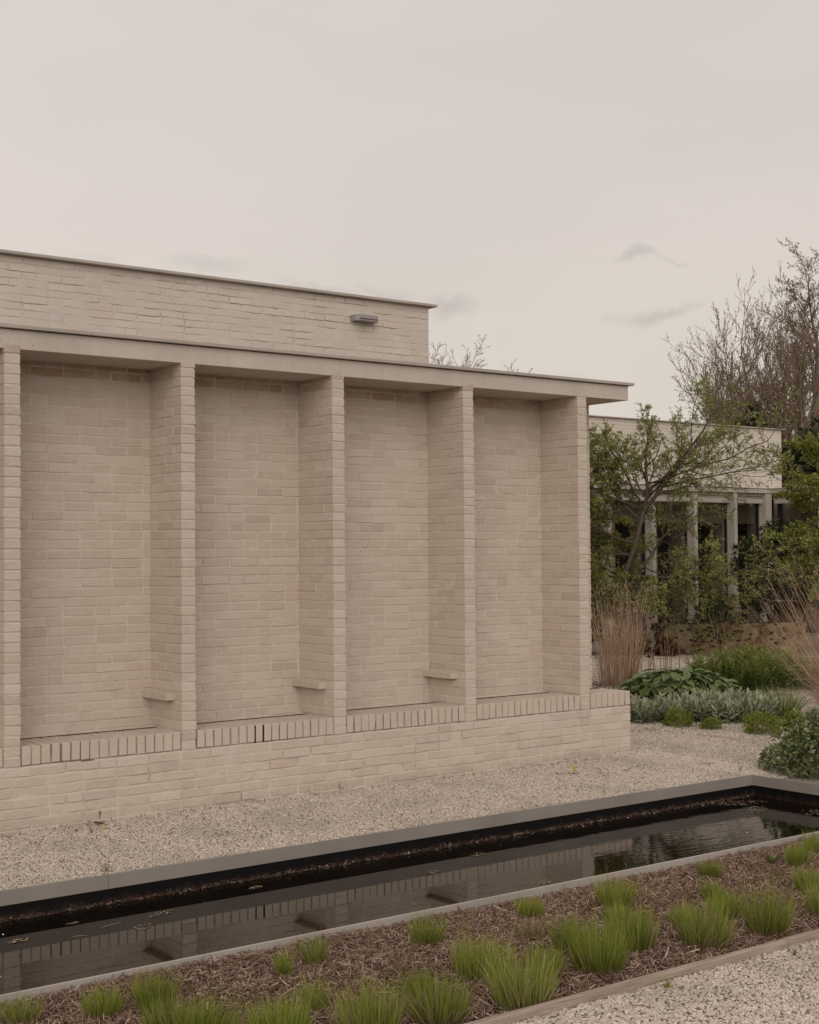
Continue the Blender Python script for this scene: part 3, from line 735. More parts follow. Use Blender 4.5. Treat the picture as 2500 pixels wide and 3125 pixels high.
# inner wall: piers and lintel between corridor and dark room
IY = WY+.95
for k in range(-3, 5):
    x = 11.675+P*k
    wp(boxo('inner_pier', M['plaster'], None, x+.62, x+1.06, IY, IY+.35, 0, 2.379))
wp(boxo('inner_lintel', M['plaster'], None, 7.7, CX+.6, IY, IY+.35, 2.38, 2.958))
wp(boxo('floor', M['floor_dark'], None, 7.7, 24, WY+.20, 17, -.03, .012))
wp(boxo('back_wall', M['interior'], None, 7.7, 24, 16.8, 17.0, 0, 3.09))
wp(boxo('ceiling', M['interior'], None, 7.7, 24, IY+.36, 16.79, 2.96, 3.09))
wp(boxo('side_wall', M['interior'], None, 7.6, 7.7, WY+.05, 17, 0, 3.09))
wp(boxo('inner_wall', M['plaster'], None, CX+1.2, CX+1.4, 3.6, WY+.9, 0, 3.0))
wp(boxo('side_floor', M['floor_dark'], None, CX+.20, 24, 3.6, WY+.19, -.03, .010))
wp(boxo('end_wall', M['mortar'], None, 23.8, 24, 3.6, 17, 0, 3.01))

# ================================================================== LOOSE GROUND COVER
def hidden_source(me):
    return bpy.data.objects.new(me.name, me)        # never linked: only a shape for the ground cover below
def scatter(name, pts, rots, scl, meshes, label_kind='stuff', parent=None):
    col = bpy.data.collections.new(name+'_shapes')
    for k, me_ in enumerate(meshes):
        o = bpy.data.objects.new('%s_shape_%02d' % (name, k), me_); col.objects.link(o)
    me = bpy.data.meshes.new(name); me.vertices.add(len(pts)); me.vertices.foreach_set('co', np.ascontiguousarray(pts, dtype=np.float32).ravel())
    a = me.attributes.new('rot', 'FLOAT_VECTOR', 'POINT'); a.data.foreach_set('vector', np.ascontiguousarray(rots, dtype=np.float32).ravel())
    a = me.attributes.new('scl', 'FLOAT_VECTOR', 'POINT'); a.data.foreach_set('vector', np.ascontiguousarray(scl, dtype=np.float32).ravel())
    a = me.attributes.new('pick', 'INT', 'POINT'); a.data.foreach_set('value', R.integers(0, len(meshes), len(pts)).astype(np.int32))
    me.update()
    o = bpy.data.objects.new(name, me); link(o, parent); props(o, kind='stuff')
    ng = bpy.data.node_groups.new(name+'_nodes', 'GeometryNodeTree')
    ng.interface.new_socket('Geometry', in_out='INPUT', socket_type='NodeSocketGeometry'); ng.interface.new_socket('Geometry', in_out='OUTPUT', socket_type='NodeSocketGeometry')
    gi = N(ng, 'NodeGroupInput'); go = N(ng, 'NodeGroupOutput')
    ci = N(ng, 'GeometryNodeCollectionInfo'); ci.inputs['Collection'].default_value = col; ci.inputs['Separate Children'].default_value = True; ci.inputs['Reset Children'].default_value = True
    ip = N(ng, 'GeometryNodeInstanceOnPoints'); ip.inputs['Pick Instance'].default_value = True
    def na(nm, dt):
        n = N(ng, 'GeometryNodeInputNamedAttribute', data_type=dt); n.inputs[0].default_value = nm; return n.outputs[0]
    LK(ng, gi.outputs[0], ip.inputs['Points']); LK(ng, ci.outputs[0], ip.inputs['Instance'])
    LK(ng, na('pick', 'INT'), ip.inputs['Instance Index']); LK(ng, na('rot', 'FLOAT_VECTOR'), ip.inputs['Rotation']); LK(ng, na('scl', 'FLOAT_VECTOR'), ip.inputs['Scale'])
    LK(ng, ip.outputs[0], go.inputs[0])
    md = o.modifiers.new('cover', 'NODES'); md.node_group = ng
    return o
def in_view(X, Y, z=0.0, mu=450, mv=450):
    u, v, d = depth_uv(np.stack([X, Y, np.full_like(X, z)], -1))
    return (u > -mu) & (u < 2500+mu) & (v < 3125+mv) & (d > 1)
def rand_area(x0, x1, y0, y1, dens):
    n = int((x1-x0)*(y1-y0)*dens); return R.uniform(x0, x1, n), R.uniform(y0, y1, n)
def pebble(seed):
    r_ = random.Random(seed)
    ph = (1+5**.5)/2
    v = [(-1, ph, 0), (1, ph, 0), (-1, -ph, 0), (1, -ph, 0), (0, -1, ph), (0, 1, ph), (0, -1, -ph), (0, 1, -ph), (ph, 0, -1), (ph, 0, 1), (-ph, 0, -1), (-ph, 0, 1)]
    f = [(0, 11, 5), (0, 5, 1), (0, 1, 7), (0, 7, 10), (0, 10, 11), (1, 5, 9), (5, 11, 4), (11, 10, 2), (10, 7, 6), (7, 1, 8), (3, 9, 4), (3, 4, 2), (3, 2, 6), (3, 6, 8), (3, 8, 9), (4, 9, 5), (2, 4, 11), (6, 2, 10), (8, 6, 7), (9, 8, 1)]
    sc_ = (r_.uniform(.8, 1.25), r_.uniform(.65, 1.0), r_.uniform(.42, .75))
    mb = MB(); mb.add([tuple(c/1.9*s*r_.uniform(.78, 1.18) for c, s in zip(p, sc_)) for p in v], f, tint=min(1, max(0, r_.gauss(.58, .25))))
    return mb.mesh('pebble', M['stone'])
pebs = [pebble(k) for k in range(26)]
def stones(name, X, Y, z, rmin, rmax):
    n = len(X); s = R.uniform(rmin, rmax, n)*(1+.5*(R.random(n) < .06))*np.clip(np.hypot(X-.5, Y+1)/6.0, 1, 1.7)
    Z = z + s*.25 + R.uniform(-.002, .003, n)
    scatter(name, np.stack([X, Y, Z], -1), R.uniform(-.5, .5, (n, 3))+np.stack([np.zeros(n), np.zeros(n), R.uniform(0, 6.28, n)], -1), np.stack([s, s, s], -1), pebs)
# court
X, Y = rand_area(-7.6, .75, POOL[3]+.016, -.004, 11000); k = in_view(X, Y, 0); k &= (X < .29) | (Y > -10)
X2, Y2 = rand_area(.33, 9.8, -1.75, 8.6, 8500); k2 = in_view(X2, Y2, 0, 350, 350) & ~((X2 < .56) & (Y2 > 0)) & (R.random(len(X2)) < np.clip(1.25-np.hypot(X2-.5, Y2+1)/5.5, .16, 1))
Xc, Yc = np.concatenate([X[k], X2[k2]]), np.concatenate([Y[k], Y2[k2]])
stones('court_gravel', Xc, Yc, -.012, .0034, .0072)
X, Y = rand_area(-7.6, .5, -6.6, -4.71, 9500); k = in_view(X, Y, 0, 500, 500)
stones('path_gravel', X[k], Y[k], -.038, .0042, .0095)
# shredded bark
def chip(seed):
    r_ = random.Random(seed); mb = MB(); n = 3; L_ = 1.0; wv = r_.uniform(.05, .11); th_ = r_.uniform(.02, .045); b1, b2 = r_.uniform(-.12, .12), r_.uniform(-.1, .1)
    v = []
    for k in range(n+1):
        t_ = k/n-.5; ww = wv*(1-abs(t_)*r_.uniform(.3, 1.2)); y = b1*(t_*t_*4); z = b2*(t_*t_*4)
        v += [(t_*L_, y-ww/2, z), (t_*L_, y+ww/2, z), (t_*L_, y, z+th_)]
    f = [(0, 2, 1), (3*n, 3*n+1, 3*n+2)]
    for k in range(n):
        a = 3*k
        for i in range(3): f.append((a+i, a+(i+1) % 3, a+3+(i+1) % 3, a+3+i))
    mb.add(v, f, tint=min(1, max(0, r_.gauss(.5, .33)))); return mb.mesh('bark_chip', M['bark_chip'])
chips = [chip(k) for k in range(30)]
X, Y = rand_area(-7.6, 2.4, -4.668, -3.266, 12500); k = in_view(X, Y, 0, 450, 400); X, Y = X[k], Y[k]; n = len(X)
s = R.uniform(.016, .044, n)*np.where(R.random(n) < .05, 1.8, 1)
scatter('bark_mulch', np.stack([X, Y, bedz(X, Y)+R.uniform(-.004, .020, n)], -1),
        np.stack([R.uniform(-.7, .7, n), R.normal(0, .45, n), R.uniform(0, 6.28, n)], -1), np.stack([s, np.maximum(s*1.05, .034), np.maximum(s, .03)], -1), chips)
# scraps of dead leaf blown over the gravel
def scrap(seed):
    r_ = random.Random(seed); mb = MB(); n = 6
    v = [(0, 0, .12)]+[(math.cos(a/n*math.tau)*r_.uniform(.5, 1.1), math.sin(a/n*math.tau)*r_.uniform(.2, .6), r_.uniform(-.05, .35)) for a in range(n)]
    mb.add(v, [(0, 1+a, 1+(a+1) % n) for a in range(n)], tint=r_.random()); return mb.mesh('leaf_scrap', M['leaf_scrap'])
scr = [scrap(k) for k in range(10)]
X, Y = rand_area(-7.4, 2.6, POOL[3]+.03, 1.4, 170); k = in_view(X, Y, 0) & ~((X < .57) & (Y > -.01)) & ((vnoise(X*1.3, Y*1.3, 8) > .45) | (R.random(len(X)) < .35)); X, Y = X[k], Y[k]
Xn, Yn = rand_area(-6.6, .7, -.16, -.008, 420); X, Y = np.concatenate([X, Xn]), np.concatenate([Y, Yn]); n = len(X); s = R.uniform(.004, .013, n)
scatter('leaf_litter', np.stack([X, Y, np.full(n, .0)], -1), np.stack([R.uniform(-.6, .6, n), R.uniform(-.6, .6, n), R.uniform(0, 6.3, n)], -1), np.stack([s, s, s], -1), scr)
# fibres and petals caught on the liner at the waterline
n = 2400; X = R.uniform(-7.2, .3, n); Y = POOL[3]-np.abs(R.normal(0, .012, n)); Z = WATER_Z+np.abs(R.normal(0, .011, n))
s = R.uniform(.008, .035, n)
scatter('waterline_debris', np.stack([X, Y, Z], -1), np.stack([R.uniform(-.9, .9, n), R.normal(0, .6, n), R.uniform(-.8, .8, n)], -1), np.stack([s, s*.8, s*.8], -1), chips[:14])
def petal(seed):
    r_ = random.Random(seed); mb = MB(); v = [(0, 0, .1)]+[(math.cos(a/6*math.tau), .7*math.sin(a/6*math.tau), r_.uniform(0, .4)) for a in range(6)]
    mb.add(v, [(0, 1+a, 1+(a+1) % 6) for a in range(6)]); return mb.mesh('petal', M['petal'])
pets = [petal(k) for k in range(5)]
n = 120; X = R.uniform(-7.0, .28, n); dy = np.where(R.random(n) < .72, np.abs(R.normal(.018, .014, n)), R.uniform(.02, 1.5, n)); Y = POOL[3]-dy
s = R.uniform(.003, .0075, n)
scatter('fallen_petals', np.stack([X, Y, np.where(dy < .03, WATER_Z+R.uniform(.001, .02, n), WATER_Z+.001)], -1), np.stack([R.uniform(-.4, .4, n), R.uniform(-.4, .4, n), R.uniform(0, 6.3, n)], -1), np.stack([s, s, s], -1), pets)

# ================================================================== PLANT HELPERS
def unit(v): return v/np.maximum(1e-9, np.linalg.norm(v, axis=-1, keepdims=True))
def blades(base, d, L, wv, droop, tint0, tint1, segs=4, flat=None, curve=None):
    """strips: base (n,3), d unit (n,3), L (n,), wv (n,) width; droop (n,) pulls the tip down/out"""
    n = len(base); t_ = np.linspace(0, 1, segs+1)
    out_ = d.copy(); out_[:, 2] = 0; out_ = unit(out_ + R.normal(0, .15, (n, 3))*np.array([1, 1, 0]))
    bend = out_*.9 + np.array([0, 0, -.75])
    Pn = base[:, None, :] + (L[:, None]*t_)[..., None]*d[:, None, :] + (L*droop)[:, None, None]*(t_**2)[None, :, None]*bend[:, None, :]
    if curve is not None: Pn += (L[:, None]*(t_**2))[..., None]*curve[:, None, :]
    side = np.cross(d, R.normal(0, 1, (n, 3)) if flat is None else flat); side = unit(side)
    prof = np.clip((1-t_)**.6, .06, 1)*np.minimum(1, .6+t_*2)
    W = (wv[:, None]*prof)[..., None]*side[:, None, :]*.5
    V = np.stack([Pn-W, Pn+W], 2).reshape(-1, 3)
    k = segs+1; a = (np.arange(n)*k*2)[:, None] + (np.arange(segs)*2)[None, :]; a = a.ravel()
    F = np.stack([a, a+1, a+3, a+2], -1)
    T = (tint0[:, None] + (tint1-tint0)[:, None]*t_)
    return V, F, np.clip(np.repeat(T.reshape(-1), 2), 0, 1)
LEAF = np.array([(0, 0, 0), (.35, .5, .08), (.75, .38, .06), (1, 0, -.06), (.75, -.38, .06), (.35, -.5, .08), (.5, 0, -.03)])
LEAF_F = np.array([(0, 6, 1), (1, 6, 2), (2, 6, 3), (3, 6, 4), (4, 6, 5), (5, 6, 0)])
LEAF4 = np.array([(0, 0, 0), (.5, .5, .10), (1, 0, -.05), (.5, -.5, .10)]); LEAF4_F = np.array([(0, 2, 1), (0, 3, 2)])
def leaves(pos, axis, nrm, L, ratio, tint, tmpl=LEAF4, tf=LEAF4_F):
    n = len(pos); axis = unit(axis); sd_ = unit(np.cross(nrm, axis)); nn = np.cross(axis, sd_)
    k = len(tmpl)
    V = pos[:, None, :] + L[:, None, None]*(tmpl[None, :, 0:1]*axis[:, None, :] + ratio*tmpl[None, :, 1:2]*sd_[:, None, :] + tmpl[None, :, 2:3]*nn[:, None, :])
    F = (tf[None] + (np.arange(n)*k)[:, None, None]).reshape(-1, tf.shape[1])
    return V.reshape(-1, 3), F, np.repeat(np.clip(tint, 0, 1), k)
class Acc:
    def __init__(s): s.V = []; s.F = []; s.T = []; s.n = 0
    def add(s, V, F, T):
        s.V.append(V); s.F.append(np.asarray(F)+s.n); s.T.append(T); s.n += len(V)
    def mesh(s, name, mat_, smooth=False):
        byk = {}
        for f in s.F: byk.setdefault(f.shape[1], []).append(f)
        return fast_mesh(name, np.concatenate(s.V), [np.concatenate(v) for v in byk.values()], mat_, {'tint': np.concatenate(s.T)}, smooth)
    def build(s, name, mat_, parent=None, kind='stuff', smooth=False):
        o = obj(name, s.mesh(name, mat_, smooth), parent)
        if kind: props(o, kind=kind)
        return o
def sphere_dirs(n):
    return unit(R.normal(0, 1, (n, 3)))
def tube(acc, pts, rad, sides, tint):
    pts = np.asarray(pts, float); n = len(pts); tg = unit(np.gradient(pts, axis=0))
    ref = np.array([0, 0, 1.]) if abs(tg[0][2]) < .9 else np.array([1., 0, 0])
    a = unit(np.cross(tg, ref)); b_ = np.cross(tg, a); th_ = np.arange(sides)/sides*math.tau
    V = pts[:, None, :] + np.asarray(rad)[:, None, None]*(np.cos(th_)[None, :, None]*a[:, None, :] + np.sin(th_)[None, :, None]*b_[:, None, :])
    i, j = np.meshgrid(np.arange(n-1), np.arange(sides), indexing='ij'); i, j = i.ravel(), j.ravel(); q = (j+1) % sides
    F = np.stack([i*sides+j, i*sides+q, (i+1)*sides+q, (i+1)*sides+j], -1)
    acc.add(V.reshape(-1, 3), F, np.full(n*sides, tint) if np.isscalar(tint) else np.repeat(tint, sides))

# ------------------------------------------------------------------ grass tufts in the bark bed
def tuft(x, y, rad, h, kind, label, group):
    z = float(bedz(np.array([x]), np.array([y]))[0])
    t_ = empty('grass_tuft', (x, y, z), label, 'grass tuft', group)
    h *= rnd.uniform(.86, 1.18); tone_ = rnd.uniform(-.13, .12); leanv = np.array([rnd.gauss(0, .07), rnd.gauss(0, .07), 0])
    nb = int(rnd.uniform(.8, 1.15)*{'g': 430, 'y': 400, 's': 130, 'd': 110}[kind]*min(2.2, max(.5, (rad/.08)**1.3)))
    a = R.uniform(0, math.tau, nb); rr = np.sqrt(R.random(nb)); B_ = np.stack([np.cos(a)*rr*rad*.85, np.sin(a)*rr*rad*.80, np.full(nb, -.006)], -1)
    tilt = rr*R.uniform(.22, .36)+R.normal(0, .10, nb); az = a+R.normal(0, .35, nb)
    d = np.stack([np.sin(tilt)*np.cos(az), np.sin(tilt)*np.sin(az), np.cos(tilt)], -1)
    d = unit(d+leanv); L_ = h*1.16*np.clip(R.normal(.82, .19, nb), .30, 1.25)*(1-.12*rr); wv = R.uniform(.0024, .0044, nb)
    sh = R.normal(0, .12, nb)+tone_
    dead = R.random(nb) < {'g': rnd.uniform(.05, .16), 'y': .28, 's': .25, 'd': .75}[kind]
    droop = np.abs(R.normal(.02, .06, nb))
    g_ = ~dead; acc = Acc()
    if kind in 'sd': acc.add(*blades(B_[g_], d[g_], L_[g_], wv[g_], droop[g_], .25+sh[g_], .75+sh[g_])); acc.build('green_blades', M['olive_blade'], t_)
    else: acc.add(*blades(B_[g_], d[g_], L_[g_], wv[g_], droop[g_], .12+sh[g_]*.6, .70+sh[g_]*1.3)); acc.build('green_blades', M['grass_blade'], t_)
    if dead.sum() > 2:
        acc = Acc(); q = dead
        if kind in 'yg':                                   # dry blades hang round the skirt and at the tips
            d2 = d[q].copy(); d2[:, :2] *= 1.5; d2 = unit(d2); acc.add(*blades(B_[q], d2, L_[q]*R.uniform(.6, 1.05, q.sum()), wv[q]*1.1, droop[q]+R.uniform(0, .25, q.sum()), .2+sh[q], .8+sh[q]))
        else: acc.add(*blades(B_[q], d[q], L_[q], wv[q], droop[q]+.1, .2+sh[q], .8+sh[q]))
        acc.build('dry_blades', M['dry_blade'], t_)
TUFTS = [(-4.59, -3.67, .07, .13, 'g'), (-4.3, -3.59, .045, .078, 'd'), (-3.85, -3.56, .07, .117, 'g'), (-4.16, -3.91, .071, .098, 's'), (-3.42, -3.72, .083, .143, 'g'), (-3.21, -3.71, .043, .085, 's'),  # most positions and sizes converted from image pixels via the ground plane
 (-4.13, -4.14, .08, .16, 'g'), (-4.22, -4.41, .122, .194, 'g'), (-3.9, -4.3, .117, .203, 'g'), (-4.7, -4.18, .115, .15, 'g'), (-4.79, -4.55, .127, .216, 'y'), (-5.17, -4.5, .118, .182, 'y'),
 (-2.55, -3.59, .065, .117, 'g'), (-3.12, -4.17, .087, .151, 'g'), (-3.59, -4.45, .129, .172, 'y'), (-3.18, -4.47, .106, .212, 'g'), (-1.97, -3.72, .074, .121, 'g'), (-2.3, -3.83, .052, .09, 's'),
 (-2.56, -3.83, .032, .063, 's'), (-1.59, -3.54, .042, .112, 'g'), (-2.75, -4.45, .064, .175, 'g'), (-6.46, -3.55, .073, .1, 'y'), (-6.17, -3.65, .074, .102, 'g'), (-5.97, -3.72, .084, .14, 'g'),
 (-5.77, -3.61, .029, .058, 's'), (-5.34, -3.66, .03, .101, 'g'), (-5.13, -3.58, .057, .114, 'g'), (-5.15, -3.45, .032, .053, 's'), (-6.0, -4.15, .118, .149, 'g'), (-5.78, -4.33, .109, .166, 'g'),
 (-5.5, -4.15, .051, .12, 'g'), (-5.47, -4.47, .124, .212, 'y'), (-6.35, -3.94, .065, .104, 's'), (-5.9, -4.33, .069, .095, 'g'), (-6.11, -4.06, .07, .131, 'g'),
 (-3.62, -3.92, .06, .11, 'g'), (-2.95, -3.95, .055, .10, 'g'), (-2.40, -4.12, .075, .14, 'g'), (-2.05, -4.30, .08, .15, 'y'), (-4.42, -4.32, .07, .12, 'g'), (-5.05, -4.22, .06, .11, 'g'), (-1.75, -4.0, .07, .12, 'g'), (-3.45, -4.18, .06, .12, 'g'), (-4.95, -3.95, .04, .07, 's'), (-1.30, -3.75, .07, .12, 'g')]
for (x, y, r_, h_, k) in TUFTS:
    if k == 'y': lab, gr = 'green grass tuft streaked with straw-coloured dry blades in bark mulch', 'half-dry grass tufts in the bark bed'
    elif k == 's': lab, gr = 'thin olive grass seedling clump in bark mulch', 'thin olive grass clumps in the bark bed'
    elif k == 'd': lab, gr = 'small withered brown grass clump in bark mulch near pool rim', None
    elif r_ > .1: lab, gr = 'large dense bright green grass tuft in bark mulch', 'large green grass tufts in the bark bed'
    else: lab, gr = 'small bright green grass tuft in bark mulch', 'small green grass tufts in the bark bed'
    tuft(x, y, r_, h_, k, lab, gr)
# grass seedlings between the tufts: too many to count
n = 2600; X = R.uniform(-7, 0, n); Y = R.uniform(-4.66, -3.28, n); k = vnoise(X*2.2, Y*2.2, 31) > .62; X, Y = X[k], Y[k]; n = len(X)
a = R.uniform(0, 6.28, n); tl = np.abs(R.normal(0, .3, n)); d = np.stack([np.sin(tl)*np.cos(a), np.sin(tl)*np.sin(a), np.cos(tl)], -1)
acc = Acc(); sh = R.normal(0, .2, n); acc.add(*blades(np.stack([X, Y, bedz(X, Y)], -1), d, R.uniform(.02, .06, n), R.uniform(.0012, .0022, n), np.abs(R.normal(0, .15, n)), .4+sh, .8+sh, 3)); acc.build('grass_seedlings', M['olive_blade'])
# long dry stalks
for k, (x, y, L_, az, tl) in enumerate(((-4.68, -4.30, .40, -.2, .28), (-2.75, -4.30, .32, .1, 1.45), (-5.0, -4.1, .2, 2.4, .9))):
    d = np.array([math.sin(tl)*math.cos(az), math.sin(tl)*math.sin(az), math.cos(tl)]); z = float(bedz(np.array([x]), np.array([y]))[0])+.01
    acc = Acc(); tube(acc, [np.array([0, 0, 0.])+d*L_*q+np.array([0, 0, -.04])*L_*q*q for q in np.linspace(0, 1, 5)], np.linspace(.0016, .0009, 5), 4, .9)
    o = acc.build('dry_stalk', M['dry_blade'], None, None); o.location = (x, y, z)
    props(o, ['long pale dry stalk leaning up out of the grass tufts', 'pale dry stalk lying on bark beside timber edging', 'short dry stalk lying on the bark among large tufts'][k], 'stalk')
# broad-leaved weed in the bark
wd = empty('broadleaf_weed', (-2.02, -3.58, -.03), 'small pale green broad-leaved weed rosette in bark near pool rim', 'weed')
for k in range(8):
    a = k/8*math.tau+.2; L_ = .055*rnd.uniform(.7, 1.2); acc = Acc()
    acc.add(*leaves(np.zeros((1, 3)), np.array([[math.cos(a), math.sin(a), rnd.uniform(.7, 1.4)]]), np.array([[-math.cos(a), -math.sin(a), 1.0]]), np.array([L_*1.4]), .42, np.array([.75]), LEAF, LEAF_F)); acc.build('leaf', M['mint_leaf'], wd, None)

# ------------------------------------------------------------------ garden plants
def lump_dirs(n, zmin=-.2):
    d = sphere_dirs(n*4+60); d = d[d[:, 2] > zmin][:n]; return d
def leafy_mound(name, loc, rx, ry, rz, n, leafL, ratio, mat_, label, cat, group=None, clus=5, core='ivy_leaf', up=.5, tmpl=LEAF, tf=LEAF_F, lumps=8, shell=.35, asp=(.1, .95)):
    t_ = empty(name, loc, label, cat, group)
    ld_ = lump_dirs(lumps, .0); lr = R.uniform(.75, 1.12, lumps)
    d = lump_dirs(n, -.15); dots = d @ ld_.T; near = dots.argmax(1); amp = 1-.24*np.clip((1-dots.max(1))/.35, 0, 1); amp *= lr[near]
    rr = (1-shell*R.random(len(d))**1.6)*amp
    pos = d*rr[:, None]*np.array([rx, ry, rz]); pos[:, 2] += rz*.12; pos[:, 2] = np.maximum(pos[:, 2], .01)
    pr = np.repeat(pos, clus, 0); dd = np.repeat(d, clus, 0); m_ = len(pr)
    ax = unit(dd*R.uniform(.2, .9, (m_, 1)) + R.normal(0, .75, (m_, 3)) + np.array([0, 0, up*.5])); nr = unit(dd*.5+np.array([0, 0, .9])+R.normal(0, .35, (m_, 3)))
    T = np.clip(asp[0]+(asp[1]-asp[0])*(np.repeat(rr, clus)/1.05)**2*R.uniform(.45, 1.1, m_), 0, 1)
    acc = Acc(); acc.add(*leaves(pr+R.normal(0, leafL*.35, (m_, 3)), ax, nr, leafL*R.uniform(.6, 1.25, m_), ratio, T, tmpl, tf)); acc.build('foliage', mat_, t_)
    acc = Acc()
    for k in range(16):
        q = lump_dirs(1, .15)[0]*np.array([rx, ry, rz])*.75; b0 = np.array([rnd.uniform(-.15, .15)*rx, rnd.uniform(-.15, .15)*ry, -.02])
        tube(acc, [b0, b0*.5+q*.5+np.array([0, 0, .02]), q], [.006*rz/.4+.002, .004*rz/.4+.001, .002], 4, .4)
    acc.build('stems', M['bud_twig'], t_)
    return t_
leafy_mound('herb_bush', (1.02, -1.82, -.01), .60, .62, .47, 2300, .034, .66, M['mint_leaf'], 'rounded dense green herb bush spilling at the end of the pool', 'bush', None, 4, lumps=16, shell=.4)
leafy_mound('green_mound', (2.30, 1.02, -.01), .17, .16, .17, 520, .022, .25, M['mound_leaf'], 'small feathery green mound in front of silver leaves nearest brick wall end', 'plant', 'low green mounds', 5)
leafy_mound('green_mound', (2.36, .66, -.01), .12, .12, .10, 320, .02, .25, M['mound_leaf'], 'tiny low yellow-green mound on gravel in front of silver-leaved drift', 'plant', 'low green mounds', 5)
leafy_mound('green_mound', (2.50, .10, -.01), .22, .2, .20, 800, .024, .25, M['mound_leaf'], 'bright yellow-green low mound on gravel behind the herb bush', 'plant', 'low green mounds', 5, lumps=14)
leafy_mound('green_mound', (2.85, .02, -.01), .12, .12, .17, 420, .03, .5, M['spurge_leaf'], 'small rounded mid-green leafy mound beside the yellow-green mound', 'plant', 'low green mounds', 4)
# felted silver leaves, many upright shoots each with pairs of leaves
def shoot(h, n, L_, ratio, seed, upness=1.0, tip=.5, t0=.25, t1=.95):
    r_ = random.Random(seed); acc = Acc(); pos, ax, nr, LL, T = [], [], [], [], []
    for k in range(n):
        q = k/(n-1); a = k*2.4+r_.uniform(-.3, .3); el = (.25+.9*q)*upness
        pos.append((0, 0, h*(.12+.88*q))); ax.append((math.cos(a)*math.cos(el), math.sin(a)*math.cos(el), math.sin(el)))
        nr.append((-math.cos(a)*.4, -math.sin(a)*.4, 1)); LL.append(L_*(1-(1-tip)*q)*r_.uniform(.75, 1.15)); T.append(t0+(t1-t0)*q*r_.uniform(.7, 1.1)+r_.uniform(-.08, .08))
    acc.add(*leaves(np.array(pos), np.array(ax), np.array(nr), np.array(LL), ratio, np.array(T), LEAF, LEAF_F))
    tube(acc, [(0, 0, -.01), (0, 0, h*.5), (0, 0, h)], [.004, .003, .002], 4, .3)
    return acc
def shoots(name, area, n, meshes, label, cat, group=None, tilt=.55, smin=.9, smax=1.65, part='shoot'):
    cx, cy, rx, ry, rot = area
    t_ = empty(name, (cx, cy, -.01), label, cat, group)
    for k in range(n):
        a = rnd.uniform(0, math.tau); rr = math.sqrt(rnd.random()); x, y = rx*rr*math.cos(a), ry*rr*math.sin(a)
        c, s_ = math.cos(rot), math.sin(rot); s = rnd.uniform(smin, smax)*(1-.25*rr)
        obj(part, rnd.choice(meshes), t_, (x*c-y*s_, x*s_+y*c, 0), (rnd.uniform(-tilt, tilt)-.2*y/max(.1, ry)*tilt*2, rnd.uniform(-tilt, tilt)+.2*x/max(.1, rx)*tilt*2, rnd.uniform(0, 6.28)), (s, s, s))
    return t_
felt = [shoot(.20, 11, .105, .30, k, 1.0, .55).mesh('shoot', M['felt_leaf']) for k in range(7)]
shoots('silver_plant', (2.34, 1.56, .28, .27, 0), 66, felt, 'silver-green felted leafy clump right beside the brick wall end', 'plant', 'silver-leaved plants')
shoots('silver_plant', (3.05, 1.10, .58, .36, -.6), 210, felt, 'wide drift of silver-green felted leaves in front of the broad-leaved plants', 'plant', 'silver-leaved plants')
# upright spurge with whorled narrow leaves
sp = [shoot(.40, 40, .095, .17, 40+k, .75, .75, .1, 1.0).mesh('shoot', M['spurge_leaf']) for k in range(6)]
shoots('spurge_plant', (6.0, 3.02, .86, .5, -.65), 150, sp, 'bright green bushy clump of upright shoots with whorled narrow leaves', 'plant', None, .26, .9, 1.45)
shoots('spurge_plant', (5.45, 3.35, .3, .3, -.65), 22, sp, 'low outlying shoots of narrow green leaves behind the broad-leaved plant', 'plant', None, .3, .55, .8)
# broad quilted leaves
bl_t = []
for k in range(8):
    r_ = random.Random(90+k); acc = Acc(); nx, ny = 7, 5; V = []
    for i in range(nx):
        q = i/(nx-1); wv = .5*math.sin(math.pi*min(1, q*.92+.06))**.75*(1-.25*q)
        for j in range(ny):
            s_ = j/(ny-1)*2-1
            V.append((q, s_*wv*.62, .16*abs(s_)*wv-.30*q*q+.10*q+r_.uniform(-.012, .012)))
    F = [(i*ny+j, (i+1)*ny+j, (i+1)*ny+j+1, i*ny+j+1) for i in range(nx-1) for j in range(ny-1)]
    tt = np.array([.35+.5*r_.random()]*len(V)); acc.add(np.array(V), np.array(F), np.clip(tt+R.normal(0, .06, len(V)), 0, 1)); bl_t.append(acc.mesh('leaf', M['broad_leaf'], True))
def broad(name, area, n, label, smin, smax):
    cx, cy, rx, ry, rot = area; t_ = empty(name, (cx, cy, 0), label, 'plant')
    for k in range(n):
        a = rnd.uniform(0, math.tau); rr = math.sqrt(rnd.random()); x0, y0 = rx*rr*math.cos(a), ry*rr*math.sin(a); c, s_ = math.cos(rot), math.sin(rot)
        s = rnd.uniform(smin, smax); h = (1-rr**2)*.20+rnd.uniform(.02, .15)
        obj('leaf', rnd.choice(bl_t), t_, (x0*c-y0*s_, x0*s_+y0*c, h), (rnd.uniform(-.3, .3), rnd.uniform(-.25, .8), math.atan2(y0, x0)+rot+rnd.uniform(-.9, .9)), (s, s, s))
    return t_
broad('broadleaf_plant', (4.55, 3.05, .66, .46, -.62), 460, 'low clump of large dark green quilted leaves beyond the brick wall end', .105, .19)
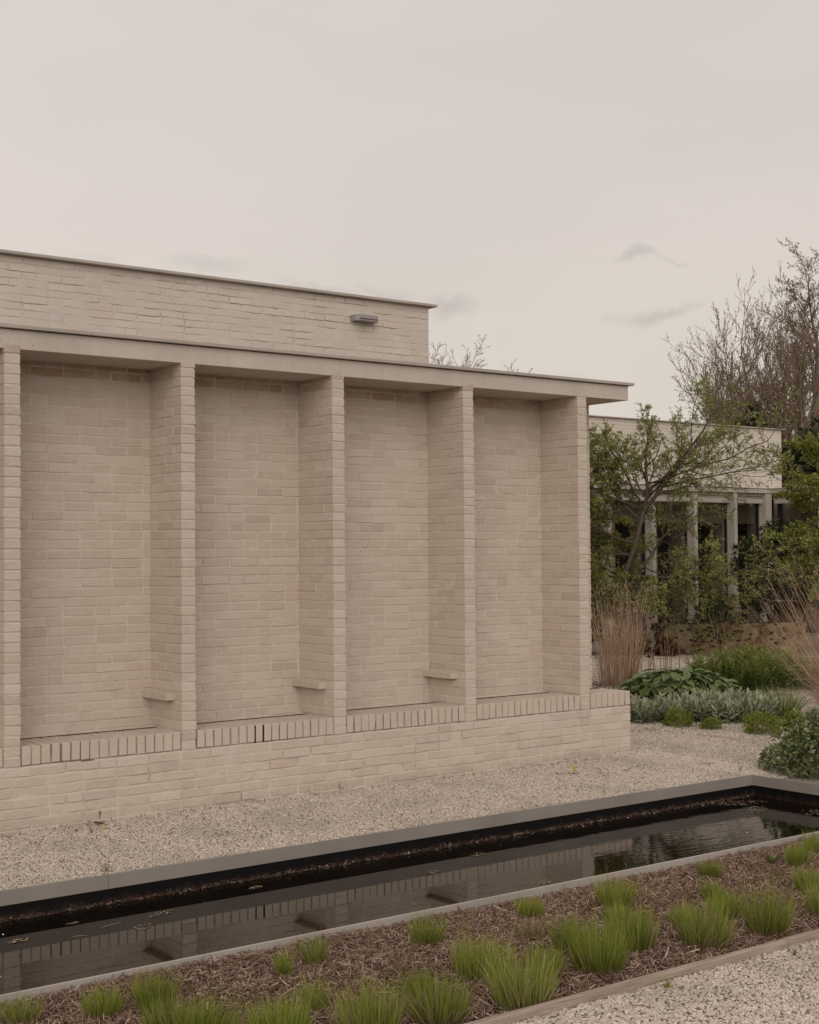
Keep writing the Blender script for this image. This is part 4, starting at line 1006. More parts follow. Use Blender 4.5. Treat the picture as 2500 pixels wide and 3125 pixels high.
# strap-leaved clump
def strap_clump(name, loc, rad, h, n, mat_, label, wv=(.010, .020), tilt0=.5):
    t_ = empty(name, loc, label, 'plant'); a = R.uniform(0, 6.28, n); rr = np.sqrt(R.random(n))
    tl = rr*tilt0+R.normal(0, .08, n); d = np.stack([np.sin(tl)*np.cos(a), np.sin(tl)*np.sin(a), np.cos(tl)], -1); sh = R.normal(0, .12, n)
    acc = Acc(); acc.add(*blades(np.stack([np.cos(a)*rr*rad*.5, np.sin(a)*rr*rad*.5, np.zeros(n)], -1), d, h*R.uniform(.55, 1.1, n), R.uniform(*wv, n), np.abs(R.normal(.10, .12, n)), .15+sh, .75+sh, 6)); acc.build('leaves', mat_, t_)
    return t_
strap_clump('strap_leaf_plant', (3.62, .78, -.01), .30, .40, 170, M['spurge_leaf'], 'green strap-leaved clump between silver drift and tan grass', (.008, .016))
strap_clump('strap_leaf_plant', (9.2, 8.35, -.01), .36, .62, 240, M['olive_blade'], 'dark half-dead strap-leaved clump beside the stone trough', (.012, .024), .9)
leafy_mound('withered_shrub', (9.45, 7.75, -.01), .22, .22, .30, 200, .05, .6, M['leaf_scrap'], 'withered brown leafy plant on gravel at the foot of the trough', 'plant', None, 4)
# tall tan grasses
def tall_grass(loc, rad, h, n, lean, spread, label, wv=(.003, .0055), droop=.12, heads=True):
    t_ = empty('tall_grass', loc, label, 'grass', 'tall tan grasses')
    a = R.uniform(0, 6.28, n); rr = np.sqrt(R.random(n)); B_ = np.stack([np.cos(a)*rr*rad, np.sin(a)*rr*rad, np.zeros(n)], -1)
    tl = np.abs(rr*spread+R.normal(0, spread*.35, n)); d = np.stack([np.sin(tl)*np.cos(a), np.sin(tl)*np.sin(a), np.cos(tl)], -1)
    d = unit(d + np.array(lean)*R.uniform(.1, 1.1, (n, 1))); sh = R.normal(0, .30, n)
    L_ = h*R.uniform(.45, 1.08, n)
    acc = Acc(); acc.add(*blades(B_, d, L_, R.uniform(*wv, n), np.abs(R.normal(droop, droop*.8, n)), .30+sh, .62+sh, 6)); acc.build('stems', M['tan_stem'], t_)
    m_ = n//2; i = R.integers(0, n, m_); q = R.uniform(.15, .9, m_)[:, None]; B2 = B_[i]+d[i]*L_[i][:, None]*q; d2 = unit(d[i]+R.normal(0, .45, (m_, 3))); sh = R.normal(0, .2, m_)
    acc = Acc(); acc.add(*blades(B2, d2, R.uniform(.1, .32, m_), R.uniform(.003, .007, m_), np.abs(R.normal(.35, .3, m_)), .4+sh, .9+sh, 4)); acc.build('dry_leaves', M['tan_stem'], t_)
    if heads:
        k = R.random(n) < .3; tip = B_[k]+d[k]*L_[k][:, None]*.92; m_ = int(k.sum()); rep = 5; pr = np.repeat(tip, rep, 0)+np.repeat(d[k], rep, 0)*R.uniform(-.1, .06, (m_*rep, 1))
        acc = Acc(); acc.add(*blades(pr, unit(np.repeat(d[k], rep, 0)+R.normal(0, .35, (m_*rep, 3))), R.uniform(.03, .08, m_*rep), R.uniform(.003, .006, m_*rep), np.full(m_*rep, .2), np.full(m_*rep, .5), np.full(m_*rep, .85), 2)); acc.build('seed_heads', M['tan_stem'], t_)
    return t_
tall_grass((4.95, 4.45, -.01), .25, 1.42, 400, (0, 0, 0), .11, 'upright stand of tall tan dry grass just past the brick wall end', (.004, .008))
tall_grass((4.35, .45, -.01), .26, 1.95, 400, (-.36, .24, 0), .27, 'large arching tan dry grass fanning over the green plants', (.0028, .0045), .12)
tall_grass((4.15, .25, -.01), .25, .75, 420, (-.05, .0, 0), .38, 'short tan grass skirt at the foot of the arching grass', (.003, .005), .25, False)
# seed heads on dark stems
def seed_stem(x, y, h, nw, k):
    t_ = empty('seed_stem', (x, y, 0), 'dark brown dead stem with round whorled seed heads before the trough', 'seed head', 'dark seed stems in front of the stone trough')
    lx, ly = rnd.uniform(-.16, .16), rnd.uniform(-.16, .16); acc = Acc()
    pts = [np.array([lx*q*q, ly*q*q, h*q]) for q in np.linspace(0, 1, 5)]; tube(acc, pts, np.linspace(.0055, .0035, 5), 5, .3); acc.build('stem', M['bud_twig'], t_, None)
    for i in range(nw):
        q = 1-i*rnd.uniform(.17, .26)
        if q < .3: break
        c = np.array([lx*q*q, ly*q*q, h*q]); r_ = .036*rnd.uniform(.75, 1.15)*(1-.05*i)
        mb = MB(); n_ = 9
        v = [(0, 0, r_*.55)]
        for rz_, rr in ((.35, .72), (-.05, 1.0), (-.4, .62)):
            v += [(math.cos(a/n_*math.tau)*r_*rr*rnd.uniform(.8, 1.15), math.sin(a/n_*math.tau)*r_*rr*rnd.uniform(.8, 1.15), r_*rz_+rnd.uniform(-.003, .003)) for a in range(n_)]
        v.append((0, 0, -r_*.5)); f = [(0, 1+a, 1+(a+1) % n_) for a in range(n_)]
        for g_ in range(2): f += [(1+g_*n_+a, 1+(g_+1)*n_+a, 1+(g_+1)*n_+(a+1) % n_, 1+g_*n_+(a+1) % n_) for a in range(n_)]
        f += [(1+2*n_+(a+1) % n_, 1+2*n_+a, len(v)-1) for a in range(n_)]
        mb.add(v, f); o = mb.build('seed_head', M['seed_brown'], t_); o.location = tuple(c)
for k in range(66):
    q = rnd.random(); bx_ = 6.1+2.3*q+rnd.uniform(-.5, .5); by_ = 5.9-1.6*q+rnd.uniform(-.7, .7)
    seed_stem(bx_, by_, rnd.uniform(.45, .95), rnd.choice((1, 2, 2, 3)), k)
# stone trough
tr_ = empty('stone_trough', (10.75, 7.5, 0), 'long weathered brown stone trough with sloping end in the garden', 'trough', None, -.50)
def trough_block():
    mb = MB(); L_, wv, h = 2.65, .55, .53; nx, nz_ = 26, 7; r_ = random.Random(3)
    V = []; F = []
    def surf(fn, a_n, b_n):
        n0 = len(V)
        for i in range(a_n):
            for j in range(b_n): V.append(tuple(c+r_.uniform(-.006, .006) for c in fn(i/(a_n-1), j/(b_n-1))))
        for i in range(a_n-1):
            for j in range(b_n-1): F.append((n0+i*b_n+j, n0+(i+1)*b_n+j, n0+(i+1)*b_n+j+1, n0+i*b_n+j+1))
    xl = lambda v_: -L_/2+.16*(1-v_); xr = lambda v_: L_/2-.10*(1-v_)
    surf(lambda u, v_: (xl(v_)+(xr(v_)-xl(v_))*u, -wv/2+.05*(1-v_), h*v_-.02), nx, nz_)
    surf(lambda u, v_: (xr(v_)-(xr(v_)-xl(v_))*u, wv/2-.05*(1-v_), h*v_-.02), nx, nz_)
    surf(lambda u, v_: (xl(v_), wv/2-.05*(1-v_)-(wv-.1*(1-v_))*u, h*v_-.02), 8, nz_)
    surf(lambda u, v_: (xr(v_), -wv/2+.05*(1-v_)+(wv-.1*(1-v_))*u, h*v_-.02), 8, nz_)
    surf(lambda u, v_: (-L_/2+L_*u, -wv/2+.09*v_, h-.021+.0*v_), nx, 2); surf(lambda u, v_: (-L_/2+L_*u, wv/2-.09+.09*v_, h-.021), nx, 2)
    surf(lambda u, v_: (-L_/2+.09*u, -wv/2+.09+(wv-.18)*v_, h-.021), 2, 6); surf(lambda u, v_: (L_/2-.09+.09*u, -wv/2+.09+(wv-.18)*v_, h-.021), 2, 6)
    mb.add(V, F); return mb
trough_block().build('basin', M['trough'], tr_)
MB().box(-1.24, 1.24, -.19, .19, .30, .42).build('soil', M['soil'], tr_)

# ================================================================== SMALL LITTER AND WEEDS
def clump_of_chips(name, loc, rx, ry, n, mat_, label, cat, group=None, rz=0.0, smin=.008, smax=.03, zc=.002):
    """a flat mat of fibres and scraps, one thing that drifts together"""
    acc = Acc()
    for k in range(n):
        a = rnd.uniform(0, math.tau); rr = math.sqrt(rnd.random()); x, y = rx*rr*math.cos(a), ry*rr*math.sin(a); L_ = rnd.uniform(smin, smax); az = rnd.uniform(0, 6.28); wv = L_*rnd.uniform(.12, .5)
        c, s_ = math.cos(az), math.sin(az); z = zc+rnd.uniform(0, .004)*(1-rr)
        V = np.array([(x-c*L_/2, y-s_*L_/2, z), (x-s_*wv/2, y+c*wv/2, z+.002), (x+c*L_/2, y+s_*L_/2, z+rnd.uniform(0, .003)), (x+s_*wv/2, y-c*wv/2, z+.001)])
        acc.add(V, np.array([(0, 1, 2, 3)]), np.full(4, min(1, max(0, rnd.gauss(.6, .3)))))
    o = acc.build(name, mat_, None, None); o.location = loc; o.rotation_euler = (0, 0, rz); return props(o, label, cat, group)
mat_debris = tinted('floating_scum', [(0, (.10, .06, .035)), (.5, (.24, .15, .085)), (1, (.50, .40, .29))])
GF = 'drifted debris on the pool'
for (x, y, rx, ry) in ((-5.83, -1.95, .045, .022), (-5.48, -1.81, .032, .016), (-5.21, -2.10, .055, .03), (-5.02, -1.92, .060, .028), (-4.32, -1.72, .035, .018), (-2.75, -1.84, .05, .03), (-3.29, -2.07, .04, .022), (-2.95, -2.67, .05, .028)):
    clump_of_chips('floating_debris', (x, y, WATER_Z), rx*1.35, ry*1.35, 40, mat_debris, 'small tan raft of leaf debris floating on dark pool water', 'debris', GF, .3)
clump_of_chips('floating_mat', (-.02, -1.70, WATER_Z), .22, .10, 170, mat_debris, 'brown mat of floating debris in the far corner of the pool', 'debris', None, -.4)
clump_of_chips('floating_mat', (-.14, -1.95, WATER_Z), .15, .06, 110, mat_debris, 'pale scum patch floating just off the pool corner', 'debris', None, .5)
clump_of_chips('floating_mat', (.10, -2.30, WATER_Z), .14, .13, 110, mat_debris, 'tan debris mat floating along the end wall of the pool', 'debris')
for k, (x, y, L_, az) in enumerate(((-5.33, -1.96, .13, .25), (-5.55, -2.06, .07, -.35), (-5.6, -2.9, .07, .4), (-3.9, -2.75, .05, .9))):
    acc = Acc(); tube(acc, [(-L_/2, 0, 0), (0, .006, .001), (L_/2, 0, 0)], [.0009, .0013, .0008], 4, .9); o = acc.build('floating_straw', M['dry_blade'], None, None); o.location = (x, y, WATER_Z+.001); o.rotation_euler = (0, 0, az)
    props(o, 'thin pale straw floating on the dark pool water', 'straw', 'straws floating on the pool')
# weeds at the wall foot
def rosette(name, loc, n, L_, ratio, mat_, label, cat, el=(.1, .7), stalk=None):
    t_ = empty(name, loc, label, cat)
    for k in range(n):
        a = k/n*math.tau+rnd.uniform(-.25, .25); e_ = rnd.uniform(*el); acc = Acc()
        acc.add(*leaves(np.zeros((1, 3)), np.array([[math.cos(a)*math.cos(e_), math.sin(a)*math.cos(e_), math.sin(e_)]]), np.array([[-math.cos(a)*.3, -math.sin(a)*.3, 1.0]]), np.array([L_*rnd.uniform(.7, 1.2)]), ratio, np.array([rnd.uniform(.4, .9)]), LEAF, LEAF_F)); acc.build('leaf', mat_, t_, None)
    if stalk:
        acc = Acc(); tube(acc, [(0, 0, 0), (.002, 0, stalk*.6), (.004, .002, stalk)], [.0018, .0016, .006], 5, .3); tube(acc, [(.004, .002, stalk-.002), (.004, .002, stalk+.014), (.005, .002, stalk+.026)], [.006, .0085, .002], 6, .2); acc.build('stalk', M['bud_twig'], t_, None)
    return t_
rosette('wall_weed', (-4.55, -.13, 0), 8, .05, .3, M['leaf_scrap'], 'reddish brown withered weed with one stalk at the wall foot', 'weed', (.0, .5), .06)
def twig_weed(loc, n, h, mat_, label, spread=.5):
    acc = Acc()
    for k in range(n):
        a = rnd.uniform(0, 6.28); tl = rnd.uniform(.1, spread); d = np.array([math.sin(tl)*math.cos(a), math.sin(tl)*math.sin(a), math.cos(tl)]); L_ = h*rnd.uniform(.5, 1.1)
        tube(acc, [(0, 0, 0), tuple(d*L_*.5+np.array([0, 0, .004])), tuple(d*L_)], [.0016, .0012, .0006], 4, rnd.uniform(.2, .7))
    o = acc.build('twiggy_weed', mat_, None, None); o.location = loc; props(o, label, 'weed')
twig_weed((-4.72, -.38, -.005), 6, .085, M['bud_twig'], 'bare forked twiggy weed on gravel near the reddish weed')
twig_weed((-2.56, -.012, -.005), 4, .06, M['bud_twig'], 'tiny dark weed growing at the base of the wall')
twig_weed((-5.12, -1.45, -.005), 16, .045, M['bud_twig'], 'low dead brown grass wisp beside the pool rim plate', .9)
twig_weed((.45, -1.30, -.005), 10, .06, M['bud_twig'], 'small dark twiggy wisp on gravel at the pool corner', .9)
twig_weed((-3.4, -4.80, -.035), 12, .04, M['olive_blade'], 'small green weed in gravel against the timber edging', 1.1)
twig_weed((-4.2, -4.78, -.035), 14, .05, M['grass_blade'], 'low green weed at the gravel side of the timber edging', 1.2)
twig_weed((-3.25, -5.06, -.035), 10, .03, M['olive_blade'], 'tiny olive weed alone in the gravel path', 1.2)
def flat_leaf(name, loc, L_, ratio, mat_, rz, tilt, label):
    acc = Acc(); acc.add(*leaves(np.zeros((1, 3)), np.array([[1., 0, tilt]]), np.array([[0, .2, 1.0]]), np.array([L_]), ratio, np.array([.8]), LEAF, LEAF_F)); o = acc.build(name, mat_, None, None); o.location = loc; o.rotation_euler = (0, 0, rz); props(o, label, 'leaf')
flat_leaf('fallen_leaf', (-.62, -.5, .002), .055, .7, M['yellow_leaf'], .4, .9, 'single yellow leaf standing on the gravel near the wall end')
flat_leaf('fallen_leaf', (-4.07, -.95, .002), .035, .6, M['mint_leaf'], .1, .1, 'small green leaf lying on gravel between wall and pool')
flat_leaf('fallen_leaf', (-4.14, -.98, .002), .045, .25, M['dry_blade'], .3, .05, 'narrow tan leaf lying beside a green leaf on gravel')
flat_leaf('fallen_leaf', (-4.60, -.30, .004), .030, .55, M['yellow_leaf'], 1.2, .8, 'tiny yellow-green leaf near weeds at the wall foot')
clump_of_chips('leaf_patch', (.50, -.92, 0), .10, .05, 60, M['leaf_scrap'], 'rusty patch of crumbled leaves on gravel beyond the pool corner', 'debris', None, -.5, .008, .03, .004)
clump_of_chips('leaf_patch', (-.78, -.56, 0), .13, .025, 50, M['leaf_scrap'], 'reddish streak of dead needles beside the yellow leaf', 'debris', None, -.6, .01, .035, .004)
clump_of_chips('leaf_patch', (-3.3, -5.02, -.03), .07, .03, 50, M['leaf_scrap'], 'rusty crumbled leaf patch on the gravel path', 'debris', None, -.6, .006, .02, .004)
acc = Acc(); tube(acc, [(-.26, 0, .006), (-.05, .01, .010), (.26, -.01, .006)], [.004, .005, .003], 5, .8); o = acc.build('dead_stick', M['tan_stem'], None, None); o.location = (1.85, .11, 0); o.rotation_euler = (0, 0, -1.5); props(o, 'pale dead stick lying on gravel near the green mounds', 'stick')

# ================================================================== TREES
class Tree:
    def __init__(s, seed): s.r = random.Random(seed); s.thick = []; s.thin = []; s.tips = []
    def grow(s, p, d, L_, rad, lev, prm):
        r_ = s.r; n = prm['seg'][lev]; pts = [np.array(p, float)]; dirs = [np.array(d, float)]; dv = np.array(d, float)
        for k in range(n):
            dv = dv + np.array([r_.gauss(0, 1), r_.gauss(0, 1), r_.gauss(0, .8)])*prm['wob'][lev] + np.array([0, 0, prm['trop'][lev]])
            if 'pull' in prm: dv = dv + np.array(prm['pull'])*prm['pw'][lev]
            dv /= np.linalg.norm(dv); pts.append(pts[-1]+dv*L_/n); dirs.append(dv.copy())
        tp = prm['taper'][lev]; rads = [rad*(1-(1-tp)*k/n) for k in range(n+1)]
        (s.thick if lev <= prm['thick'] else s.thin).append((pts, rads, lev))
        if lev >= len(prm['seg'])-1:
            s.tips.append((pts, dirs)); return
        nc = prm['kids'][lev]; nc = r_.randint(*nc)
        for k in range(nc):
            q = prm['start'][lev]+(1-prm['start'][lev])*((k+r_.random())/nc); i = min(n-1, int(q*n)); f_ = q*n-i
            pp = pts[i]*(1-f_)+pts[i+1]*f_; dd = dirs[min(n, i+1)]
            ang = r_.gauss(prm['ang'][lev], .16); az = k*2.4+r_.uniform(0, 1.2)
            a = np.cross(dd, (0, 0, 1.0) if abs(dd[2]) < .95 else (1.0, 0, 0)); a /= np.linalg.norm(a); b_ = np.cross(dd, a)
            if 'flat' in prm: b_ = b_*prm['flat']; 
            cdv = dd*math.cos(ang)+(a*math.cos(az)+b_*math.sin(az))*math.sin(ang); cdv /= np.linalg.norm(cdv)
            rr = rads[i]*prm['rr'][lev]
            s.grow(pp, cdv, L_*prm['len'][lev]*r_.uniform(.65, 1.15)*(1-.35*q), max(rr, prm['rmin']), lev+1, prm)
    def wood(s, name, mat_thick, parent, thin_name='twigs', mat_thin=None):
        acc = Acc()
        for pts, rads, lev in s.thick: tube(acc, pts, rads, 8 if lev == 0 else 6, np.linspace(.35, .7, len(pts)))
        acc.build(name, mat_thick, parent, None, True)
        if s.thin:
            acc = Acc()
            for pts, rads, lev in s.thin: tube(acc, pts, rads, 4 if lev < 4 else 3, s.r.uniform(.2, .8))
            acc.build(thin_name, mat_thin or mat_thick, parent)
def tip_leaves(tree, per, L_, ratio, mat_, parent, spread=.5, t0=.15, t1=.95, name='crown', clus=1):
    pos, ax = [], []
    for pts, dirs in tree.tips:
        pts_ = np.array(pts); n = len(pts_)-1
        for k in range(per):
            q = tree.r.random()*n; i = min(n-1, int(q)); f_ = q-i; c = pts_[i]*(1-f_)+pts_[i+1]*f_; pos.append(c); ax.append(dirs[min(n, i+1)])
    pos = np.repeat(np.array(pos), clus, 0); ax = np.repeat(np.array(ax), clus, 0); m_ = len(pos)
    a = unit(ax*.5+R.normal(0, spread, (m_, 3))+np.array([0, 0, .25])); nr = unit(np.array([0, 0, 1.])+R.normal(0, .5, (m_, 3)))
    acc = Acc(); acc.add(*leaves(pos+R.normal(0, L_*.25, (m_, 3)), a, nr, L_*R.uniform(.5, 1.25, m_), ratio, R.uniform(t0, t1, m_)))
    return acc.build(name, mat_, parent)

# spring-leaved small tree in front of the wing
t1 = empty('garden_tree', (8.75, 8.25, 0), 'small spreading tree in fresh green leaf between the brick wall end and the trough', 'tree')
T_ = Tree(6)
prm = dict(seg=[5, 6, 5, 4, 3], wob=[.05, .14, .2, .25, .28], trop=[.02, .02, .03, .02, .02], taper=[.62, .35, .35, .4, .5], thick=2, kids=[(0, 0), (7, 9), (6, 8), (5, 7), (0, 0)], start=[.5, .18, .12, .1, 0], ang=[.6, .75, .8, .8, .7], len=[.8, .55, .5, .5, .5], rr=[.7, .5, .5, .55, .6], rmin=.0035)
Rv = np.array([.7966, -.6045, 0.0]); Fv = np.array([.6045, .7966, 0.0])       # horizontal camera axes: image right and line of sight, used to aim limbs
def gdir(a, e, f_=0.0):
    v = Rv*a+Fv*f_+np.array([0, 0, e]); return v/np.linalg.norm(v)
def limb(T, p0, d, L_, rad, prm, lev=1): T.grow(np.array(p0, float), d, L_, rad, lev, prm)
# leaning trunk that forks
tr_pts = [np.array([0, 0, -.05]), gdir(.28, 1)*.9, gdir(.28, 1)*1.65]
tr_pts = [np.array([0, 0, -.05]), Rv*.06+np.array([0, 0, .7]), Rv*.16+np.array([0, 0, 1.35]), Rv*.36+np.array([0, 0, 1.9]), Rv*.50+np.array([0, 0, 2.45])]
T_.thick.append((tr_pts, [.055, .049, .043, .037, .032], 0))
fork = tr_pts[-1]
limb(T_, fork, gdir(.0, 1, .05), 1.35, .036, prm); limb(T_, fork, gdir(.75, 1, -.1), 1.6, .042, prm); limb(T_, fork-np.array([0, 0, .2]), gdir(-.7, .8, .2), 1.9, .03, prm)
limb(T_, fork+np.array([0, 0, .3]), gdir(1.25, .75, .15), 2.4, .032, prm); limb(T_, tr_pts[3], gdir(-1, .55, -.2), 1.9, .03, prm); limb(T_, tr_pts[2], gdir(1.2, .22, -.25), 2.7, .032, prm); limb(T_, tr_pts[2]+Rv*.02, gdir(1.1, .30, .35), 2.2, .028, prm)
limb(T_, tr_pts[2], gdir(-1, .2, -.3), 1.5, .026, prm); limb(T_, tr_pts[1]+np.array([0, 0, .3]), gdir(.8, .1, -.3), 1.6, .022, prm); limb(T_, tr_pts[1]+np.array([0, 0, .3]), gdir(-.6, .25, -.5), 1.2, .02, prm)
for z_, a, e, f_, L_ in ((2.9, 1.4, .5, -.1, 2.4), (2.7, 1.5, .34, .25, 2.4), (2.5, -1.3, .5, .0, 1.6), (1.7, -1.2, .2, -.1, 1.5), (1.0, 1.2, .02, .1, 2.0), (1.3, -1.1, .05, -.3, 1.3), (1.0, .3, .15, -1, 1.2),  (2.6, -.9, .9, -.2, 1.3), (2.5, .8, .9, .3, 1.9), (2.2, -1, .4, .2, 1.8), (1.2, 1.0, .02, -.4, 1.9), (1.1, -.8, .1, .2, 1.3), (1.7, -.9, .35, .4, 1.6)): limb(T_, Rv*(z_-.5)*.22+np.array([0, 0, z_]), gdir(a, e, f_), L_, .022, prm)
T_.wood('trunk', M['tree_bark'], t1, 'twigs', M['tree_bark']); tip_leaves(T_, 7, .044, .55, M['hawthorn_leaf'], t1)
# second stem cluster further left, half behind the wall end
t1b = empty('garden_tree', (8.15, 9.0, 0), 'slender leafy tree half hidden behind the brick wall end', 'tree')
T_ = Tree(14); T_.thick.append(([np.array([0, 0, -.05]), np.array([.02, 0, 1.2]), np.array([0, .02, 2.4])], [.06, .05, .035], 0))
for z, a, e, f_, L_ in ((2.4, .1, 1, 0, 1.5), (2.2, -.6, 1, .1, 1.5), (2.0, .7, .8, -.1, 1.5), (1.6, -.8, .5, .2, 1.4), (1.4, .9, .4, .1, 1.3), (1.0, .8, .3, -.3, 1.2), (.9, -.7, .3, -.2, 1.1), (.6, .7, .3, .2, 1.0), (2.3, .5, .9, .3, 1.5), (1.8, .9, .6, .2, 1.6), (1.2, -.4, .3, -.8, 1.2), (1.7, .2, .4, -1, 1.3), (.8, .9, .2, -.2, 1.3)): limb(T_, (0, 0, z), gdir(a, e, f_), L_, .022, prm)
T_.wood('trunk', M['tree_bark'], t1b, 'twigs', M['tree_bark']); tip_leaves(T_, 7, .05, .55, M['hawthorn_leaf'], t1b, t0=.05, t1=.8)
# layered lime-green tree at the right
t2 = empty('layered_tree', (12.6, 6.1, 0), 'lime green tree with flat layered sprays beside the dark evergreen shrub', 'tree')
T_ = Tree(9); prm2 = dict(prm, trop=[.02, -.02, -.02, -.01, 0], flat=.30, kids=[(0, 0), (8, 10), (6, 8), (5, 6), (0, 0)], wob=[.05, .10, .14, .2, .25])
T_.thick.append(([np.array([0, 0, -.05]), np.array([.05, .0, 1.3]), np.array([-.02, .1, 2.6]), np.array([.03, .1, 3.6])], [.10, .085, .065, .04], 0))
for z, a, e, f_, L_ in ((3.5, -.5, 1, .1, 1.2), (3.3, .6, .6, .0, 1.3), (3.1, -1, .5, -.1, 1.5), (2.9, -.8, .3, -.5, 1.5), (2.6, -1, .3, .3, 1.7), (2.3, -.9, .22, -.4, 1.6), (2.1, -1, .12, .1, 1.9), (1.8, -.8, .08, -.6, 1.7), (1.5, -1, .05, .0, 1.8), (1.2, -.9, .0, -.5, 1.5), (2.5, .9, .3, -.3, 1.5), (1.9, .9, .1, -.4, 1.5), (1.4, .2, .05, -1, 1.4)): limb(T_, (0, .05, z), gdir(a, e, f_), L_*.66, .02, prm2)
T_.wood('trunk', M['pale_bark'], t2, 'twigs', M['pale_bark']); tip_leaves(T_, 7, .055, .6, M['lime_leaf'], t2)
# dark evergreen shrub before the wing corner
t3 = empty('evergreen_shrub', (12.66, 7.73, 0), 'large dark glossy evergreen shrub standing before the wing windows', 'shrub')
ld_ = lump_dirs(16, .05); n = 900; d = lump_dirs(n, -.5); dots = (d @ ld_.T).max(1); amp = 1-.35*np.clip((1-dots)/.3, 0, 1)
rr = amp*(1-.45*R.random(n)**1.8); pos = d*rr[:, None]*np.array([1.08, 1.15, 1.25])+np.array([0, 0, 1.12]); pos[:, 2] = np.maximum(pos[:, 2], .05); rep = 10
pr = np.repeat(pos, rep, 0); dd = np.repeat(unit(d+np.array([0, 0, .55])), rep, 0); m_ = len(pr); ax = unit(dd*.7+R.normal(0, .6, (m_, 3))); nr = unit(dd+R.normal(0, .3, (m_, 3)))
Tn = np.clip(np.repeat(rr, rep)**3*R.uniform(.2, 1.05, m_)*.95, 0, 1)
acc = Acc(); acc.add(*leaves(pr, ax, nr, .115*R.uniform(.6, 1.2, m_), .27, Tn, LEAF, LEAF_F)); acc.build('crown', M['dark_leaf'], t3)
acc = Acc()
for k in range(26):
    q = lump_dirs(1, -.1)[0]*np.array([1, 1, .95])+np.array([0, 0, 1.1]); b0 = np.array([rnd.uniform(-.2, .2), rnd.uniform(-.2, .2), -.02]); tube(acc, [b0, b0*.5+q*.45, q], [.03, .02, .006], 5, .3)
acc.build('stems', M['bark'], t3)
leafy_mound('evergreen_shrub', (11.7, 8.6, 0), .55, .5, .85, 420, .09, .35, M['dark_leaf'], 'low dark green bush rising behind the stone trough', 'shrub', None, 6, lumps=9)
# big bare tree behind the wing
t4 = empty('bare_tree', (28.9, 19.1, 0), 'tall grey bare tree with budding twigs and ivied trunk behind the far wing', 'tree')
T_ = Tree(21); prm4 = dict(seg=[7, 7, 5, 4, 3, 3], wob=[.04, .10, .16, .2, .24, .26], trop=[.0, .05, .05, .05, .05, .06], taper=[.5, .28, .3, .35, .4, .5], thick=2, kids=[(0, 0), (8, 10), (6, 7), (5, 6), (3, 4), (0, 0)], start=[.3, .2, .15, .1, .1, 0], ang=[.6, .62, .65, .65, .6, .6], len=[.6, .58, .55, .52, .5, .5], rr=[.6, .5, .45, .5, .55, .6], rmin=.0065)
T_.thick.append(([np.array([0, 0, -.1]), np.array([.05, 0, 2.5]), np.array([.0, .1, 4.6]), np.array([.1, .05, 6.6]), np.array([0.15, 0, 8.4])], [.34, .29, .23, .14, .07], 0))
for z, a, e, f_, L_, rr_ in ((3.9, -1, .75, .0, 5.4, .085), (4.3, -.9, 1.0, .3, 5.4, .09), (4.8, -.6, 1, -.2, 5.4, .09), (5.4, -.35, 1, .2, 5.2, .09), (6.2, .2, 1, .1, 4.8, .085), (7.0, -.3, 1, -.1, 4.6, .08), (8.0, .05, 1, 0, 4.6, .07), (4.6, .9, .9, .2, 5.0, .085), (5.4, .6, 1, -.2, 4.8, .085), (3.6, -1, .45, .5, 4.6, .07), (4.4, .1, .9, -.8, 4.4, .07), (3.4, -1, .3, -.4, 4.4, .065), (3.8, -.9, .9, -.4, 5.0, .075)): limb(T_, (0, 0, z*.92), gdir(a, e, f_), L_*.72, rr_*.85, prm4)
T_.wood('trunk', M['pale_bark'], t4, 'crown', M['bud_twig']); tip_leaves(T_, 1, .06, .6, M['bud'], t4, .6, name='buds')
# ivy clothing its trunk
n = 5200; z = R.uniform(0, 5.6, n); a = R.uniform(0, 6.28, n); rr = (.9+.75*vnoise(z*1.1, a*1.2, 3))*np.clip(1.5-z/5.0, .3, 1.25)*R.uniform(.5, 1.1, n); pos = np.stack([rr*np.cos(a), rr*np.sin(a), z], -1); d = np.stack([np.cos(a), np.sin(a), np.full(n, -.3)], -1)
acc = Acc(); acc.add(*leaves(pos, unit(d+R.normal(0, .5, (n, 3))), unit(d+np.array([0, 0, .6])+R.normal(0, .3, (n, 3))), .17*R.uniform(.6, 1.2, n), .9, R.uniform(0, 1, n)*np.clip(rr, .2, 1), LEAF, LEAF_F)); acc.build('ivy', M['ivy_leaf'], t4)
# row of upright bare shrubs behind the wing
def bare_shrub(loc, h, n, seed, label, lean=0.0):
    t_ = empty('bare_shrub', loc, label, 'shrub', 'bare twiggy trees behind the wing'); T = Tree(seed)
    p_ = dict(seg=[5, 6, 5, 4, 3], wob=[.05, .07, .10, .12, .14], trop=[.02, .09, .13, .14, .12], taper=[.5, .3, .3, .4, .5], thick=1, kids=[(0, 0), (9, 12), (6, 8), (4, 6), (0, 0)], start=[.3, .22, .15, .1, 0], ang=[.6, .5, .5, .45, .4], len=[.6, .5, .5, .5, .5], rr=[.6, .5, .5, .55, .6], rmin=.0075)
    for k in range(n):
        a = T.r.uniform(0, 6.28); s_ = T.r.uniform(.08, .30); limb(T, (T.r.uniform(-.5, .5), T.r.uniform(-.5, .5), 0), unit(np.array([math.cos(a)*s_+lean*Rv[0], math.sin(a)*s_+lean*Rv[1], 1.0])), h*T.r.uniform(.75, 1.0), .07, p_)
    T.wood('stems', M['bark'], t_, 'crown', M['bud_twig']); tip_leaves(T, 2, .06, .5, M['bud'], t_, .5, name='buds')
bare_shrub((24.20, 19.02, 0), 5.9, 6, 31, 'shortest bare reddish twiggy tree behind the white upper wall')  # shrub, thicket and far-tree locations: image pixel columns projected to chosen depths
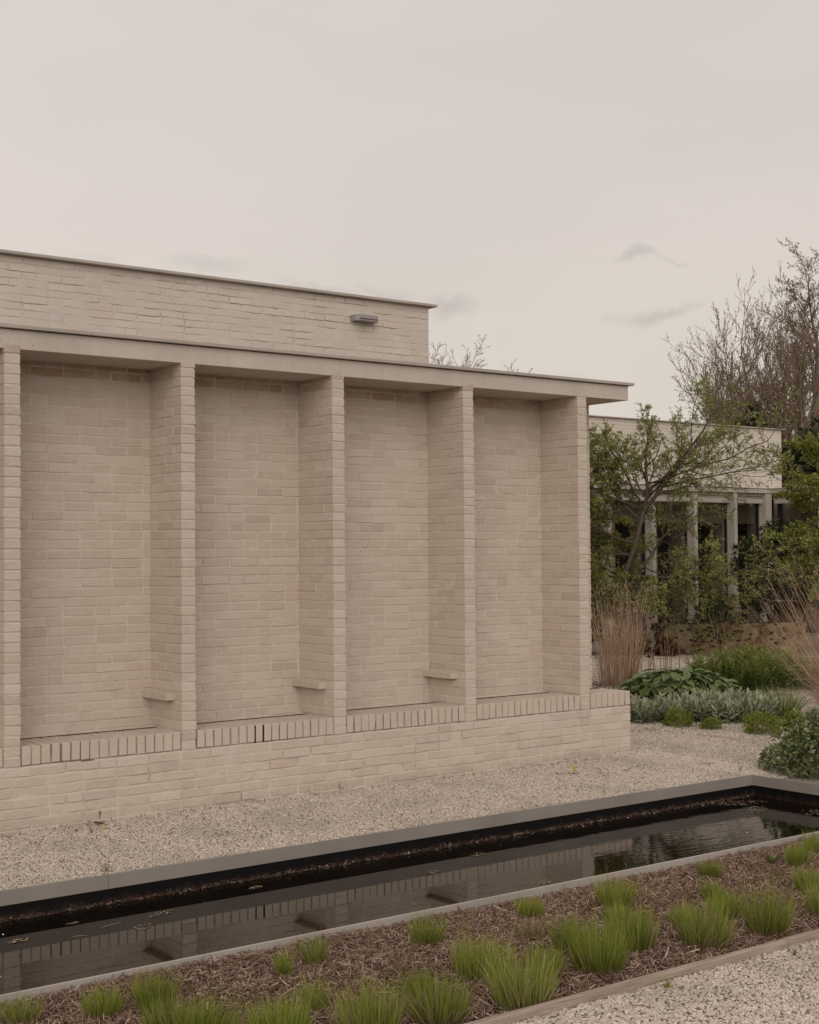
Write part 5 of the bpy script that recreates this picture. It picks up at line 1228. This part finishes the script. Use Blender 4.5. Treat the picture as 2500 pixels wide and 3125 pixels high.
bare_shrub((26.25, 19.97, 0), 7.2, 7, 32, 'middle bare twiggy tree behind the white upper wall')
bare_shrub((25.81, 19.05, 0), 7.9, 8, 33, 'tallest bare twiggy tree beside the big bare tree', -.05)
bare_shrub((28.98, 20.41, 0), 7.4, 7, 34, 'bare twiggy tree standing against the ivied trunk')
# dark evergreens filling the gap under the bare tree
def hedge_mass(loc, rx, ry, rz, n, label):
    t_ = empty('ivy_thicket', loc, label, 'thicket', 'dark thickets behind the wing'); d = lump_dirs(n, -.3); ld2 = lump_dirs(14, 0); am = 1-.3*np.clip((1-(d @ ld2.T).max(1))/.3, 0, 1); rr = am*(1-.5*R.random(len(d))**1.5)
    pos = d*rr[:, None]*np.array([rx, ry, rz])+np.array([0, 0, rz*.45]); pos[:, 2] = np.maximum(pos[:, 2], 0); m_ = len(pos)
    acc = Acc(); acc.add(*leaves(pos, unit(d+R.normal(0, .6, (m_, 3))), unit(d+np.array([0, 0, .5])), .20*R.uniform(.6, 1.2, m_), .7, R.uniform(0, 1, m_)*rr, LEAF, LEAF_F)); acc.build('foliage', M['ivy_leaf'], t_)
hedge_mass((23.34, 17.16, 0), .9, .9, 4.1, 2600, 'dark ivy thicket rising behind the middle of the white upper wall')
hedge_mass((22.59, 15.22, 0), 2.0, 1.6, 3.4, 6500, 'broad dark thicket right of the white upper wall')
hedge_mass((23.57, 14.48, 0), 2.2, 1.6, 3.8, 5200, 'dark thicket below the big bare tree beyond the side wing')
# far bare tree above the roof
def far_tree(loc, h, seed, label, n=6):
    t_ = empty('bare_tree', loc, label, 'tree'); T = Tree(seed)
    p_ = dict(prm4, kids=[(0, 0), (6, 8), (5, 6), (4, 5), (3, 4), (0, 0)], rmin=.009, trop=[0, .06, .08, .08, .06, .05], ang=[.5, .5, .5, .5, .5, .5])
    T.thick.append(([np.array([0, 0, -.1]), np.array([.1, 0, h*.25]), np.array([.0, .1, h*.5])], [.28, .22, .15], 0))
    for k in range(n):
        a = k/n*6.28+T.r.uniform(-.3, .3); s_ = T.r.uniform(.15, .55); limb(T, (0, .05, h*(.36+.02*k)), unit(np.array([math.cos(a)*s_, math.sin(a)*s_, 1.0])), h*.56*T.r.uniform(.8, 1.0), .06, p_)
    T.wood('trunk', M['bark'], t_, 'crown', M['bud_twig'])
far_tree((29.29, 37.74, 0), 9.6, 51, 'distant bare tree top showing above the flat roof', 7)
far_tree((33.99, 41.70, 0), 8.8, 52, 'smaller distant bare tree top just right of another above the roof', 5)
far_tree((29.12, 40.38, 0), 8.7, 53, 'distant bare tree mostly hidden behind the upper brick wall', 5)
